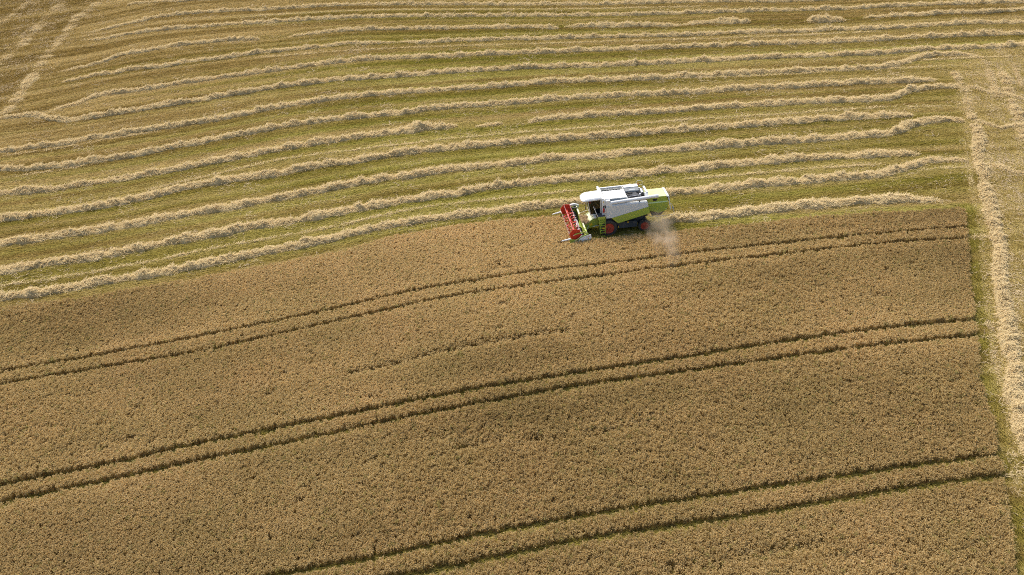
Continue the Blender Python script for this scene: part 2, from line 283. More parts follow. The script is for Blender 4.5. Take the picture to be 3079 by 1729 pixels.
def paint(name, col, rough=.35, dirt=.25, dcol=(.30, .24, .16), scale=3.0):
    """painted sheet metal with dust and blotches"""
    m = mat(name, col, rough); L = m.node_tree.links; b = m.node_tree.nodes['Principled BSDF']
    tc = nd(m, 'ShaderNodeTexCoord'); n = nd(m, 'ShaderNodeTexNoise'); n.inputs['Scale'].default_value = scale; n.inputs['Detail'].default_value = 8
    n2 = nd(m, 'ShaderNodeTexNoise'); n2.inputs['Scale'].default_value = scale * 9; n2.inputs['Detail'].default_value = 4
    L.new(tc.outputs['Object'], n.inputs['Vector']); L.new(tc.outputs['Object'], n2.inputs['Vector'])
    mu = nd(m, 'ShaderNodeMath', operation='MULTIPLY'); L.new(n.outputs[0], mu.inputs[0]); L.new(n2.outputs[0], mu.inputs[1])
    mr = nd(m, 'ShaderNodeMapRange'); mr.inputs[1].default_value = .18; mr.inputs[2].default_value = .42; mr.inputs[3].default_value = 0; mr.inputs[4].default_value = dirt
    L.new(mu.outputs[0], mr.inputs[0])
    mx = nd(m, 'ShaderNodeMix', data_type='RGBA'); mx.inputs[6].default_value = (*col, 1); mx.inputs[7].default_value = (*dcol, 1)
    L.new(mr.outputs[0], mx.inputs[0]); L.new(mx.outputs[2], b.inputs['Base Color'])
    ma = nd(m, 'ShaderNodeMath', operation='MULTIPLY_ADD'); ma.inputs[1].default_value = .5; ma.inputs[2].default_value = rough
    L.new(mr.outputs[0], ma.inputs[0]); L.new(ma.outputs[0], b.inputs['Roughness'])
    return m

def foliage_mat(name, stopsA, stopsB, rand='c', instancer=True, translucent=.25):
    """colour = ramp A (stopsA) to ramp B (stopsB) chosen by attribute green, position in ramp by tone + blade random"""
    m = bpy.data.materials.new(name); m.use_nodes = True; nt = m.node_tree; L = nt.links
    nt.nodes.clear()
    out = nd(m, 'ShaderNodeOutputMaterial')
    ty = 'INSTANCER' if instancer else 'GEOMETRY'
    at = nd(m, 'ShaderNodeAttribute', attribute_name='tone', attribute_type=ty)
    ag = nd(m, 'ShaderNodeAttribute', attribute_name='green', attribute_type=ty)
    ac = nd(m, 'ShaderNodeAttribute', attribute_name=rand, attribute_type='GEOMETRY')
    a1 = nd(m, 'ShaderNodeMath', operation='MULTIPLY_ADD'); a1.inputs[1].default_value = .62
    L.new(at.outputs['Fac'], a1.inputs[0])
    a2 = nd(m, 'ShaderNodeMath', operation='MULTIPLY'); a2.inputs[1].default_value = .45; L.new(ac.outputs['Fac'], a2.inputs[0]); L.new(a2.outputs[0], a1.inputs[2])
    rA = ramp(m, stopsA); rB = ramp(m, stopsB)
    L.new(a1.outputs[0], rA.inputs[0]); L.new(a1.outputs[0], rB.inputs[0])
    mx = nd(m, 'ShaderNodeMix', data_type='RGBA'); L.new(ag.outputs['Fac'], mx.inputs[0]); L.new(rA.outputs[0], mx.inputs[6]); L.new(rB.outputs[0], mx.inputs[7])
    d = nd(m, 'ShaderNodeBsdfDiffuse'); L.new(mx.outputs[2], d.inputs[0])
    if translucent:
        tr = nd(m, 'ShaderNodeBsdfTranslucent'); L.new(mx.outputs[2], tr.inputs[0])
        ms = nd(m, 'ShaderNodeMixShader'); ms.inputs[0].default_value = translucent
        L.new(d.outputs[0], ms.inputs[1]); L.new(tr.outputs[0], ms.inputs[2]); L.new(ms.outputs[0], out.inputs[0])
    else: L.new(d.outputs[0], out.inputs[0])
    return m

M_CROP = foliage_mat('ripe_grain', [(0, (.205, .138, .060)), (.5, (.57, .42, .19)), (1, (.80, .625, .335))], [(0, (.20, .18, .05)), (1, (.48, .45, .15))], translucent=.42)
M_STUB = foliage_mat('stubble_blades', [(0, (.145, .090, .026)), (.5, (.345, .242, .076)), (1, (.58, .45, .20))], [(0, (.13, .115, .018)), (.5, (.295, .262, .046)), (1, (.52, .46, .14))])
M_STRAW = foliage_mat('loose_straw', [(0, (.32, .23, .10)), (.5, (.64, .505, .275)), (1, (.86, .735, .46))], [(0, (.40, .34, .16)), (1, (.72, .62, .36))], instancer=False, translucent=.35)
M_LITTER = foliage_mat('straw_litter', [(0, (.32, .24, .13)), (.5, (.54, .43, .27)), (1, (.76, .64, .44))], [(0, (.32, .24, .13)), (1, (.7, .58, .38))])

def ground_mat():
    m = foliage_mat('field_soil', [(0, (.12, .075, .026)), (.5, (.26, .175, .065)), (1, (.42, .30, .13))], [(0, (.09, .085, .012)), (.5, (.19, .18, .028)), (1, (.36, .33, .08))], rand='none', instancer=False, translucent=0)
    nt = m.node_tree; L = nt.links
    geo = nd(m, 'ShaderNodeNewGeometry'); n = nd(m, 'ShaderNodeTexNoise'); n.inputs['Scale'].default_value = 5; n.inputs['Detail'].default_value = 6
    L.new(geo.outputs['Position'], n.inputs['Vector'])
    for nod in nt.nodes:
        if nod.type == 'MATH' and nod.operation == 'MULTIPLY' : L.new(n.outputs[0], nod.inputs[0])
    return m
M_GROUND = ground_mat()

# ---------------------------------------------------------------- ground
def build_ground():
    xs = np.r_[-4000, -1500, -600, -250, -160, np.arange(-110, 90.1, .5), 130, 250, 600, 1500, 4000]
    ys = np.r_[-1500, -500, -100, 0, np.arange(18, 190.1, .5), 230, 320, 600, 1500, 5000]
    X, Y = np.meshgrid(xs, ys); x = X.ravel(); y = Y.ravel()
    fine = (np.abs(x) < 112) & (y > 17) & (y < 191)
    z = np.where(fine, .05 * (N1.f(x * .35, y * .35, 3) - .5), 0)
    g, t = tones(np.clip(x, -130, 130), np.clip(y, 5, 230))
    ins = inside(x, y, CROP); td = tramdist(x, y)
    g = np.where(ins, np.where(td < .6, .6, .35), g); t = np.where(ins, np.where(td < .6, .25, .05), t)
    nx, ny = len(xs), len(ys); i = np.arange(nx * ny).reshape(ny, nx)
    F = np.c_[i[:-1, :-1].ravel(), i[:-1, 1:].ravel(), i[1:, 1:].ravel(), i[1:, :-1].ravel()]
    o = link('ground', mesh_np('ground', np.c_[x, y, z], F, {'green': g, 'tone': t}, [M_GROUND], True))
    tag(o, 'stubble ground of the harvested field', kind='structure')
build_ground()

# ---------------------------------------------------------------- blades
def ribbons(P, D, S, W, n=2, sag=0.0):
    """P base (k,3), D vector to tip (k,3), S side unit vec (k,3), W half width; n segments, arched by sag"""
    k = len(P); V = []
    for j in range(n + 1):
        t = j / n
        c = P + D * t; c = c.copy(); c[:, 2] += sag * 4 * t * (1 - t) if np.isscalar(sag) else sag * 4 * t * (1 - t)
        w = W * (1 if j < n else .45)
        V.append(c - S * w[:, None]); V.append(c + S * w[:, None])
    V = np.stack(V, 1).reshape(-1, 3); m = 2 * (n + 1)
    b = np.arange(k) * m
    F = np.concatenate([np.c_[b + 2 * j, b + 2 * j + 1, b + 2 * j + 3, b + 2 * j + 2] for j in range(n)])
    return V, F, m

def crop_clump(seed):
    r = np.random.RandomState(seed); V = []; F = []; C = []; off = 0
    def add(v, f, m, c):
        nonlocal off
        V.append(v); F.append(f + off); C.append(np.repeat(c, m)); off += len(v)
    k = 15; a = r.rand(k) * 6.283; rad = .12 * np.sqrt(r.rand(k))
    base = np.c_[np.cos(a) * rad, np.sin(a) * rad, np.zeros(k)]
    h = .50 + .14 * r.rand(k); lean = r.normal(0, .05, (k, 2))
    top = base + np.c_[lean, h]; c = r.rand(k)
    sa = r.rand(k) * 6.283; S = np.c_[np.cos(sa), np.sin(sa), np.zeros(k)]
    add(*ribbons(base, top - base, S, np.full(k, .006), 1), c * .5)
    # drooping ears, two crossed blades each
    da = r.rand(k) * 6.283; dr = .03 + .06 * r.rand(k)
    D = np.c_[np.cos(da) * dr, np.sin(da) * dr * .8, .045 + .075 * r.rand(k)]
    s1 = np.c_[-np.sin(da), np.cos(da), np.zeros(k)]
    s2 = np.cross(D / np.linalg.norm(D, axis=1)[:, None], s1)
    add(*ribbons(top, D, s1, np.full(k, .026), 2, .018), .45 + .55 * c)
    add(*ribbons(top, D, s2, np.full(k, .018), 2, .018), .30 + .60 * c)
    # leaves
    k = 6; a = r.rand(k) * 6.283; rad = .13 * r.rand(k)
    P = np.c_[np.cos(a) * rad, np.sin(a) * rad, .15 + .35 * r.rand(k)]; a = r.rand(k) * 6.283
    D = np.c_[np.cos(a) * .12, np.sin(a) * .12, .02 + .12 * r.rand(k)]
    add(*ribbons(P, D, np.c_[-np.sin(a), np.cos(a), np.zeros(k)], np.full(k, .011), 2, .03), r.rand(k) * .45)
    return mesh_np('crop_clump', np.concatenate(V), np.concatenate(F), {'c': np.concatenate(C)}, [M_CROP])

def stubble_clump(seed):
    r = np.random.RandomState(seed); V = []; F = []; C = []; off = 0
    k = 26; P = np.c_[r.uniform(-.32, .32, k), np.round(r.uniform(-1.5, 1.5, k)) * .13 + r.normal(0, .02, k), np.zeros(k)]
    D = np.c_[r.normal(0, .05, k), r.normal(0, .04, k), .07 + .10 * r.rand(k)]
    a = r.rand(k) * 3.14; v, f, m = ribbons(P, D, np.c_[np.cos(a), np.sin(a), np.zeros(k)], .009 + .014 * r.rand(k), 1); V.append(v); F.append(f); C.append(np.repeat(r.rand(k) * .8, m)); off = len(v)
    k = 16; P = np.c_[r.uniform(-.45, .35, k), r.uniform(-.25, .25, k), .05 + .09 * r.rand(k)]
    a = r.normal(0, .38, k); l = .16 + .3 * r.rand(k)
    D = np.c_[np.cos(a) * l, np.sin(a) * l, r.normal(0, .02, k)]
    v, f, m = ribbons(P, D, np.c_[-np.sin(a), np.cos(a), np.zeros(k)], .006 + .008 * r.rand(k), 1); V.append(v); F.append(f + off); C.append(np.repeat(.5 + .5 * r.rand(k), m))
    return mesh_np('stubble_clump', np.concatenate(V), np.concatenate(F), {'c': np.concatenate(C)}, [M_STUB])

def litter_clump(seed):
    r = np.random.RandomState(seed); k = 26
    P = np.c_[r.normal(0, .45, k), r.normal(0, .45, k), .05 + .10 * r.rand(k)]
    a = r.rand(k) * 6.283; l = .15 + .3 * r.rand(k)
    D = np.c_[np.cos(a) * l, np.sin(a) * l, r.normal(0, .03, k)]
    v, f, m = ribbons(P, D, np.c_[-np.sin(a), np.cos(a), np.zeros(k)], .009 + .012 * r.rand(k), 2, .03)
    return mesh_np('litter_clump', v, f, {'c': np.repeat(r.rand(k), m)}, [M_LITTER])

def scatter(name, x, y, z, rot, scl, vid, tone, green, variants, label, cat=None):
    me = bpy.data.meshes.new(name); n = len(x)
    me.vertices.add(n); me.vertices.foreach_set('co', np.c_[x, y, z].astype(np.float32).ravel())
    for an, ty, av in (('rot', 'FLOAT_VECTOR', rot), ('scl', 'FLOAT_VECTOR', scl)):
        a = me.attributes.new(an, ty, 'POINT'); a.data.foreach_set('vector', av.astype(np.float32).ravel())
    for an, av in (('tone', tone), ('green', green)):
        a = me.attributes.new(an, 'FLOAT', 'POINT'); a.data.foreach_set('value', av.astype(np.float32))
    a = me.attributes.new('vid', 'INT', 'POINT'); a.data.foreach_set('value', vid.astype(np.int32))
    me.materials.append(variants[0].materials[0])
    src = bpy.data.collections.new(name + '_sources')
    for i, vm in enumerate(variants):
        src.objects.link(bpy.data.objects.new('%s_source_%02d' % (name, i), vm))
    g = bpy.data.node_groups.new(name + '_scatter', 'GeometryNodeTree')
    g.interface.new_socket('Geometry', in_out='INPUT', socket_type='NodeSocketGeometry')
    g.interface.new_socket('Geometry', in_out='OUTPUT', socket_type='NodeSocketGeometry')
    N = g.nodes; L = g.links
    gi = N.new('NodeGroupInput'); go = N.new('NodeGroupOutput')
    ci = N.new('GeometryNodeCollectionInfo'); ci.inputs['Collection'].default_value = src
    ci.inputs['Separate Children'].default_value = True; ci.inputs['Reset Children'].default_value = True
    ip = N.new('GeometryNodeInstanceOnPoints'); ip.inputs['Pick Instance'].default_value = True
    mp = N.new('GeometryNodeMeshToPoints')
    def na(an, dt):
        q = N.new('GeometryNodeInputNamedAttribute'); q.data_type = dt; q.inputs['Name'].default_value = an; return q.outputs['Attribute']
    L.new(gi.outputs[0], mp.inputs[0]); L.new(mp.outputs[0], ip.inputs['Points']); L.new(ci.outputs[0], ip.inputs['Instance'])
    L.new(na('vid', 'INT'), ip.inputs['Instance Index']); L.new(na('rot', 'FLOAT_VECTOR'), ip.inputs['Rotation']); L.new(na('scl', 'FLOAT_VECTOR'), ip.inputs['Scale'])
    L.new(ip.outputs[0], go.inputs[0])
    o = link(name, me); md = o.modifiers.new('scatter', 'NODES'); md.node_group = g
    tag(o, label, cat, kind='stuff')
    return o

def jgrid(x0, x1, y0, y1, dens, seed):
    r = np.random.RandomState(seed); s = 1 / math.sqrt(dens)
    X, Y = np.meshgrid(np.arange(x0, x1, s), np.arange(y0, y1, s))
    x = X.ravel() + r.uniform(-.5, .5, X.size) * s; y = Y.ravel() + r.uniform(-.5, .5, X.size) * s
    return x, y, r
def in_view(x, y, m=10):
    # ground the photograph could plausibly show, with a margin for a side step
    l = np.interp(y, [30, 170], [-32, -82]) - m; rr = np.interp(y, [30, 120, 170], [25, 66, 84]) + m
    return (x > l) & (x < rr)

# standing crop
x, y, r = jgrid(-75, 46, 28, 92, 34, 5)
k = in_view(x, y) & inside(x + .12 * (r.rand(len(x)) - .5), y + .25 * (N1(x * .8, y * .8) - .5), CROP); x, y = x[k], y[k]
td = tramdist(x, y) + .05 * (N2.f(x * 1.3, y * 1.3, 2) - .5)
k = td > .28; x, y, td = x[k], y[k], td[k]
n = len(x); v = rowv(x, y)
hol = np.zeros(n)
for hp in HOLLOWS:
    hol = np.maximum(hol, np.exp(-(dist_poly(x, y, hp) / .42) ** 2) * np.clip(3 * (N3(x * .5, y * .3) - .22), .25, 1))
patch = N4.f(x * .07, y * .1, 3)
lump = N5.f(x * 1.1, y * 1.1, 2)
sparse = np.clip((N3.f(x * .9 + 40, y * .9, 2) - .70) * 5, 0, 1) * np.clip((patch - .42) * 6, .1, 1)
n0 = n; keep = r.rand(n) > .6 * hol + .35 * sparse
rough = np.clip((N2.f(x * .05 + 30, y * .08, 2) - .35) * 3.5, .25, 1.3)
h = .86 + rough * (.26 * (lump - .5) + .24 * (r.rand(n0) - .5)) + .2 * (patch - .5) - .35 * hol - .3 * sparse
x, y, v, h, patch, hol, lump = [q[keep] for q in (x, y, v, h, patch, hol, lump)]
n = len(x); rr = r.rand(n, 6)
lean = .20 + .35 * N1.f(x * .3, y * .3, 2)
rot = np.c_[(rr[:, 0] - .5) * .5 * lean * 2 + .12 * (N3(x * .5, y * .5) - .5) * 4 * lean, (rr[:, 1] - .5) * .5 * lean * 2 + .35 * (N2(x * .4, y * .4) - .5), rr[:, 2] * 6.283]
big = N2.f(x * .028 + 3, y * .04, 3); streak = N1.f(x * .03, v * .55 + 50, 2)
tone = .62 + .75 * (patch - .5) + .95 * (big - .5) + .45 * (streak - .5) + .5 * (rr[:, 3] - .5) + .13 * np.exp(-((np.minimum(tramdist(x, y), 3) - .8) / .5) ** 2)  # last term paints back-lit brightness beside the tramlines into the tone
green = np.clip(.08 + .22 * (N5.f(x * .2, y * .2, 2) - .4) + (rr[:, 4] > .965) * .5, 0, 1)
dp = np.minimum(dist_poly(x, y, [hl(3.5, -2.53), hl(4.7, -2.53)]), dist_poly(x, y, [hl(3.5, 2.53), hl(4.7, 2.53)]))
h = np.where(dp < .35, h * .72, h)
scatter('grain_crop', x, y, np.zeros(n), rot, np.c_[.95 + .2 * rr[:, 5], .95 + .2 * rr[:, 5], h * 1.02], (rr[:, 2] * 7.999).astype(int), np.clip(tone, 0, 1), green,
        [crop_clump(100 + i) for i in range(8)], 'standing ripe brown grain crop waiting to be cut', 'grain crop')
print('crop', n)

# stubble
x, y, r = jgrid(-105, 105, 28, 182, 10, 6)
ins = inside(x, y, CROP)
k = in_view(x, y, 10); x, y, ins = x[k], y[k], ins[k]
k = (~ins) | (tramdist(x, y) < .5); x, y, ins = x[k], y[k], ins[k]
n = len(x); g, t = tones(x, y); rr = r.rand(n, 5)
g = np.where(ins, .6 + .3 * rr[:, 0], np.clip(g + .22 * (rr[:, 0] - .5), 0, 1)); t = np.where(ins, .48, t) + .25 * (rr[:, 1] - .5)
ang = rowang(x, y); hr, hlm = headland(x, y)
ang = np.where(hr > 0, 1.75, ang); ang = np.where(hlm > 0, 1.0, ang)
rot = np.c_[np.zeros(n), np.zeros(n), ang + (rr[:, 2] - .5) * .25 + (rr[:, 3] > .5) * 3.1416]
s = .85 + .5 * rr[:, 4] + .5 * (N2.f(x * .8, y * .8, 2) - .5)
scatter('stubble', x, y, np.full(n, -.01), rot, np.c_[s, s, s * np.where(ins, 1.0, 1.0)], (rr[:, 3] * 7.999).astype(int), np.clip(t, 0, 1), g,
        [stubble_clump(200 + i) for i in range(8)], 'short olive and tan stubble left in rows after cutting', 'stubble')
print('stubble', n)

# loose straw lying about
x, y, r = jgrid(-95, 85, 34, 175, 3.0, 8)
k = in_view(x, y, 6) & ~inside(x, y, CROP); x, y = x[k], y[k]
hr, hlm = headland(x, y)
p = .03 + .10 * np.clip(N4.f(x * .05, rowv(x, y) * .5, 2) * 2 - .9, 0, 1)
mr = np.clip(hr / 2.0, 0, 1) * np.clip((hr - 2.2) / 2.5, 0.12, 1); p = p + mr * np.clip(.85 * (N2.f(x * .3, y * .09, 3) * 2.4 - .75), .06, .85)
ml = np.clip(hlm / 3, 0, 1); p = p + ml * np.clip(.5 * (N2.f(x * .35, y * .2, 3) * 2.2 - .7), 0, .8)
k = r.rand(len(x)) < p; x, y = x[k], y[k]; n = len(x); rr = r.rand(n, 4)
scatter('loose_straw', x, y, np.zeros(n), np.c_[np.zeros((n, 2)), rr[:, 0] * 6.283], np.ones((n, 3)) * (.7 + .6 * rr[:, 1:2]), (rr[:, 2] * 5.999).astype(int),
        np.clip(.45 + .5 * (rr[:, 3] - .5), 0, 1), np.zeros(n), [litter_clump(300 + i) for i in range(6)], 'thin scatter of loose pale straw over the stubble and headlands', 'loose straw')
print('litter', n)

# ---------------------------------------------------------------- windrows
def windrow(name, pts, label, w0=.62, h0=.42, seed=1, dens=150, group='straw windrows left in rows on the stubble', taper=(1.2, 1.2), bulge=None, kind=None, cat='straw windrow', thin=0, smooth=4, tone0=.5):
    ds = .16
    q, s = resample(pts, ds, smooth)
    n = len(q); T = np.gradient(q, axis=0); T /= np.linalg.norm(T, axis=1)[:, None] + 1e-9
    Nn = np.c_[-T[:, 1], T[:, 0]]
    o = seed * 13.7
    end = np.clip(s / taper[0], 0, 1) * np.clip((s[-1] - s) / taper[1], 0, 1); end = np.sqrt(end * (2 - end).clip(0, 1))
    w = w0 * (.66 + .7 * N1.f(s / 1.5 + o, s * 0 + o, 2)) * (.45 + .55 * end)
    h0 = h0 * .97; w = w * 1.0
    h = h0 * (.38 + .80 * N2.f(s / 1.3 + o, s * 0 + o, 2) + .35 * np.abs(np.sin(s / 1.15 + 5 * N3(s / 3.1 + o, s * 0)))) * end
    if thin: gap = np.clip((N4.f(s / 1.5 + o, s * 0 + 3, 2) - thin) * 3 + .2, .15, 1); h *= gap; w *= .75 + .25 * gap
    if bulge is not None:
        for bs, bw, bh in bulge:
            if bs < 0: bs += s[-1]
            e = np.exp(-((s - bs) / bw) ** 2); h *= 1 + bh * e; w *= 1 + bh * .55 * e
    q = q + Nn * (.22 * w0 * (N3.f(s / 2.4 + o, s * 0 + 9, 2) - .5) * 2)[:, None]
    m = 15; tt = np.linspace(-1, 1, m)
    S, TT = np.meshgrid(s, tt, indexing='ij')
    W = w[:, None] * np.ones(m); H = h[:, None] * np.ones(m)
    prof = np.clip(1 - np.abs(TT) ** 2.3, 0, 1) ** .8
    # rolled sheaves: slanting lobes
    lob = N4.f(S / .55 + TT * .9 + o, TT * 1.1 + o, 2); fine = N5(S / .22 + o, TT * W / .2 + o)
    fin2 = N1(S / .3 + o, TT * W / .28 + o + 7)
    Z = H * prof * (.62 + .95 * (lob - .35) + .40 * (fine - .5) + .35 * (fin2 - .5))
    X = q[:, 0][:, None] + Nn[:, 0][:, None] * TT * W * (1 + .5 * (lob - .5)); Y = q[:, 1][:, None] + Nn[:, 1][:, None] * TT * W * (1 + .5 * (lob - .5))
    Z = np.maximum(Z, 0) - .02 * (np.abs(TT) > .99)
    V0 = np.stack([X, Y, Z + .02], 2).reshape(-1, 3); i = np.arange(n * m).reshape(n, m)
    F0 = np.c_[i[:-1, :-1].ravel(), i[1:, :-1].ravel(), i[1:, 1:].ravel(), i[:-1, 1:].ravel()]
    tn = .34 + .3 * (lob.ravel() - .5)
    # strands
    r = np.random.RandomState(seed); k = int(s[-1] * dens)
    fi = r.rand(k) * (n - 1); ti = np.clip(r.normal(0, .55, k), -1.25, 1.25)
    keep = r.rand(k) < np.clip(h[fi.astype(int)] / h0 * 1.6 + .15, .1, 1); fi, ti = fi[keep], ti[keep]; k = len(fi)
    ii = fi.astype(int); jj = np.clip(((ti + 1) / 2 * (m - 1)), 0, m - 1).astype(int)
    P = np.stack([X[ii, jj], Y[ii, jj], Z[ii, jj]], 1)
    over = np.abs(ti) > 1; P[:, :2] += (Nn[ii] * (np.sign(ti) * (np.abs(ti) - 1).clip(0) * w[ii] * over)[:, None])
    P[:, :2] += r.normal(0, .05, (k, 2)); P[:, 2] += .02 + .05 * r.rand(k)
    along = np.arctan2(T[ii, 1], T[ii, 0]); a = along + r.normal(0, 1.0, k); l = .16 + .26 * r.rand(k)
    D = np.c_[np.cos(a) * l, np.sin(a) * l, l * (r.normal(.06, .27, k))]; side = np.c_[-np.sin(a), np.cos(a), np.zeros(k)]
    v1, f1, mm = ribbons(P, D, side, .010 + .018 * r.rand(k), 2, .07 * r.rand(k))
    V = np.concatenate([V0, v1]); F = np.concatenate([F0, f1 + len(V0)])
    c = np.concatenate([.5 * fine.ravel(), np.repeat(.25 + .6 * r.rand(k), mm)]); t = np.concatenate([tn, np.repeat(tone0 + .25 * (lob[ii, jj] - .5), mm)])
    g = np.concatenate([np.full(len(V0), .2), np.repeat((r.rand(k) > .8) * .6, mm)])
    me = mesh_np(name, V, F, {'c': c, 'tone': t, 'green': g}, [M_STRAW]); ob = link(name, me)
    if kind: tag(ob, label, kind=kind)
    else: tag(ob, label, cat, group)
    return ob

G = 'straw windrows left in rows on the stubble'
W_ = [
 ('Z', 'short pale straw windrow at the top edge of the photo, above all other rows', dict(w0=.5, h0=.3)),
 ('A', 'uppermost long straw windrow, leaving the top edge right of the middle', dict(w0=.62, h0=.4, taper=(14, 1))),
 ('B', 'second long windrow from the top, unbroken from left headland to right edge', dict(w0=.6, h0=.4, taper=(9, 1))),
 ('C1', 'left piece of the broken third windrow, ending blunt before a bare gap', dict(w0=.6, h0=.42, taper=(12, 1.5))),
 ('C2', 'middle piece of the broken third windrow, between the two small gaps', dict(w0=.62, h0=.42, taper=(6, 1))),
 ('C3', 'lumpy piece of the third windrow with a thick rounded right end', dict(w0=.7, h0=.45, taper=(4, .8), bulge=[(7.3, 1.8, .5), (23.5, 2.2, .5), (16.6, 1.5, -.7)])),
 ('C5', 'last piece of the third windrow, right of the little straw heap, tapering left', dict(w0=.62, h0=.42, taper=(5, 1))),
 ('D', 'fourth windrow from the top, thinning out briefly near its middle', dict(w0=.62, h0=.42, taper=(6, 1), bulge=[(46, 3.2, -.75)])),
 ('E', 'fifth windrow from the top, fading to a thin tail at the left', dict(w0=.64, h0=.46, taper=(14, 1))),
 ('F', 'sixth windrow, dipping in a shallow hook at the left edge', dict(w0=.66, h0=.48, taper=(8, 1))),
 ('G', 'seventh windrow, stepping up to the far end of the right headland', dict(w0=.64, h0=.46, taper=(1, 5))),
 ('H', 'eighth windrow, straight with a free end below the seventh row step', dict(w0=.66, h0=.5, taper=(1, 3))),
 ('I1', 'windrow at mid height that swells into a big brown heap and stops', dict(w0=.66, h0=.46, bulge=[(-4.8, 2.2, .75)], taper=(1, 2.2))),
 ('I2', 'windrow starting right of the bare gap and curling up onto the right headland', dict(w0=.66, h0=.48, taper=(3, 6))),
 ('J', 'tenth windrow, running straight from the left edge to a free right end', dict(w0=.68, h0=.5, taper=(1, 3))),
 ('K', 'eleventh windrow, with an upward bend joining the crossed headland ridges', dict(w0=.68, h0=.5, taper=(1, 4))),
 ('Lw', 'twelfth windrow, the straight one passing just above the combine roof', dict(w0=.7, h0=.52, taper=(1, 2.5))),
 ('Mw', 'lowest windrow at the left edge, passing behind the combine and bending up right', dict(w0=.7, h0=.5, taper=(1, 4))),
 ('Nw', 'short fresh bright windrow lying behind the combine beside the standing crop', dict(w0=.72, h0=.5, taper=(1, 4), tone0=.62)),
]
for i, (k, lab, kw) in enumerate(W_):
    far = np.mean([p[1] for p in ROWS[k]])
    windrow('straw_windrow', ROWS[k], lab, seed=i + 1, dens=170 if far < 100 else (130 if far < 125 else 100), group=G, **kw)
windrow('straw_windrow', ROWS['bit'], 'small isolated scrap of straw in the gap of the ninth row', w0=.4, h0=.2, seed=31, dens=130, group=G, taper=(1, 1))
windrow('straw_heap', ROWS['pile'], 'small pointed straw heap alone in the gap of the third row', w0=.7, h0=.42, seed=32, dens=260, group=None, cat='straw heap', taper=(1, 1.5), bulge=[(2.2, 1.3, 1.1)], smooth=1)
HG = 'straw ridges on the right headland'
windrow('straw_windrow', ROWS['HR1'] + [ROWS['HR2'][0]], 'upper half of the headland windrow running up the right side', w0=.72, h0=.34, seed=41, taper=(2, .6), tone0=.55, dens=230, group=HG, thin=.3)
windrow('straw_windrow', ROWS['HR2'], 'long broad pale windrow going down the right side beside the crop edge', w0=.72, h0=.42, seed=42, taper=(.6, 1), dens=280, group=HG, tone0=.58)
windrow('straw_windrow', ROWS['HR3'], 'broad flattened windrow at the right edge, right of the upper headland row', w0=.85, h0=.3, seed=43, taper=(3, 1), dens=230, group=HG, thin=.35)
windrow('straw_windrow', ROWS['HR4'], 'faint narrow straw ridge between the two upper headland rows', w0=.55, h0=.2, seed=44, dens=160, group=HG, thin=.4)
windrow('straw_windrow', ROWS['HR5'], 'short thin straight straw ridge touching the upper right edge', w0=.3, h0=.16, seed=45, dens=110, group=HG, thin=.2)
windrow('straw_windrow', ROWS['X1'], 'thin cross ridge leaving the upper headland row where the ninth row meets it', w0=.36, h0=.22, seed=46, dens=120, group=HG)
windrow('straw_windrow', ROWS['X2'], 'thin cross ridge sagging like a shallow V at the right edge', w0=.36, h0=.22, seed=47, dens=120, group=HG)
windrow('straw_windrow', ROWS['X3'], 'lowest thin cross ridge, sloping down to the right edge', w0=.36, h0=.22, seed=48, dens=120, group=HG)
LG = 'straw ridges on the left headland'
windrow('straw_windrow', ROWS['HL1'], 'outermost flattened straw ridge in the top left corner', w0=.7, h0=.13, seed=51, dens=100, tone0=.35, group=LG, thin=.45)
windrow('straw_windrow', ROWS['HL2'], 'middle flattened straw ridge of the top left headland', w0=.95, h0=.20, seed=52, dens=170, tone0=.46, group=LG, thin=.45)
windrow('straw_windrow', ROWS['HL3'], 'innermost left headland ridge, where the long rows begin', w0=.95, h0=.20, seed=53, dens=170, tone0=.46, group=LG, thin=.4)
# wheel marks: flattened pale stalks
for i, (k, p) in enumerate(TRACKS.items()):
    windrow('wheel_track', p, 'pale flattened wheel mark running along the stubble', w0=.30 if k[0] == 'h' else .19, h0=.04 if k[0] == 'h' else .10, seed=60 + i, dens=24 if k[0] == 'h' else 46, kind='structure', thin=.36 if k[0] == 'h' else .08, tone0=.56, taper=(2, 2))

# ---------------------------------------------------------------- combine harvester
WHITE = paint('white_paint', (.74, .76, .75), .32, .10)
GREY = paint('light_grey_paint', (.60, .64, .64), .35, .10)
GREEN = paint('lime_green_paint', (.34, .43, .045), .38, .28)
PALEG = paint('pale_lit_green', (.60, .68, .30), .45, .5, (.55, .5, .34))  # lime green made paler, carries the light on the hood top in its colour
PALEB = paint('pale_beam_paint', (.74, .78, .48), .45, .4, (.6, .56, .42))
RED = paint('red_paint', (.56, .022, .008), .4, .2, (.35, .10, .05))
DARKRED = paint('rim_red_paint', (.42, .04, .016), .5, .45, (.22, .13, .08))
BLACK = paint('black_parts', (.018, .019, .02), .55, .35, (.10, .085, .06))
BLUEG = paint('dark_chassis_paint', (.035, .042, .052), .55, .4, (.13, .11, .08))
RUBBER = paint('dusty_rubber', (.028, .027, .027), .85, .6, (.15, .125, .09), 5)
STEEL = paint('worn_steel', (.55, .57, .60), .3, .25); STEEL.node_tree.nodes['Principled BSDF'].inputs['Metallic'].default_value = .85
GALV = paint('grey_screen', (.30, .33, .34), .6, .5, (.36, .33, .27), 7)
YEL = mat('yellow_sticker', (.75, .48, .02), .5)
CREAM = paint('cream_frame', (.66, .64, .55), .5, .35)
REDL = mat('red_lettering', (.45, .02, .02), .5)
AMB = mat('amber_lens', (.40, .09, .01), .2)
EXT = mat('extinguisher_red', (.42, .01, .02), .3)
SEAT = mat('seat_cloth', (.05, .055, .06), .9)
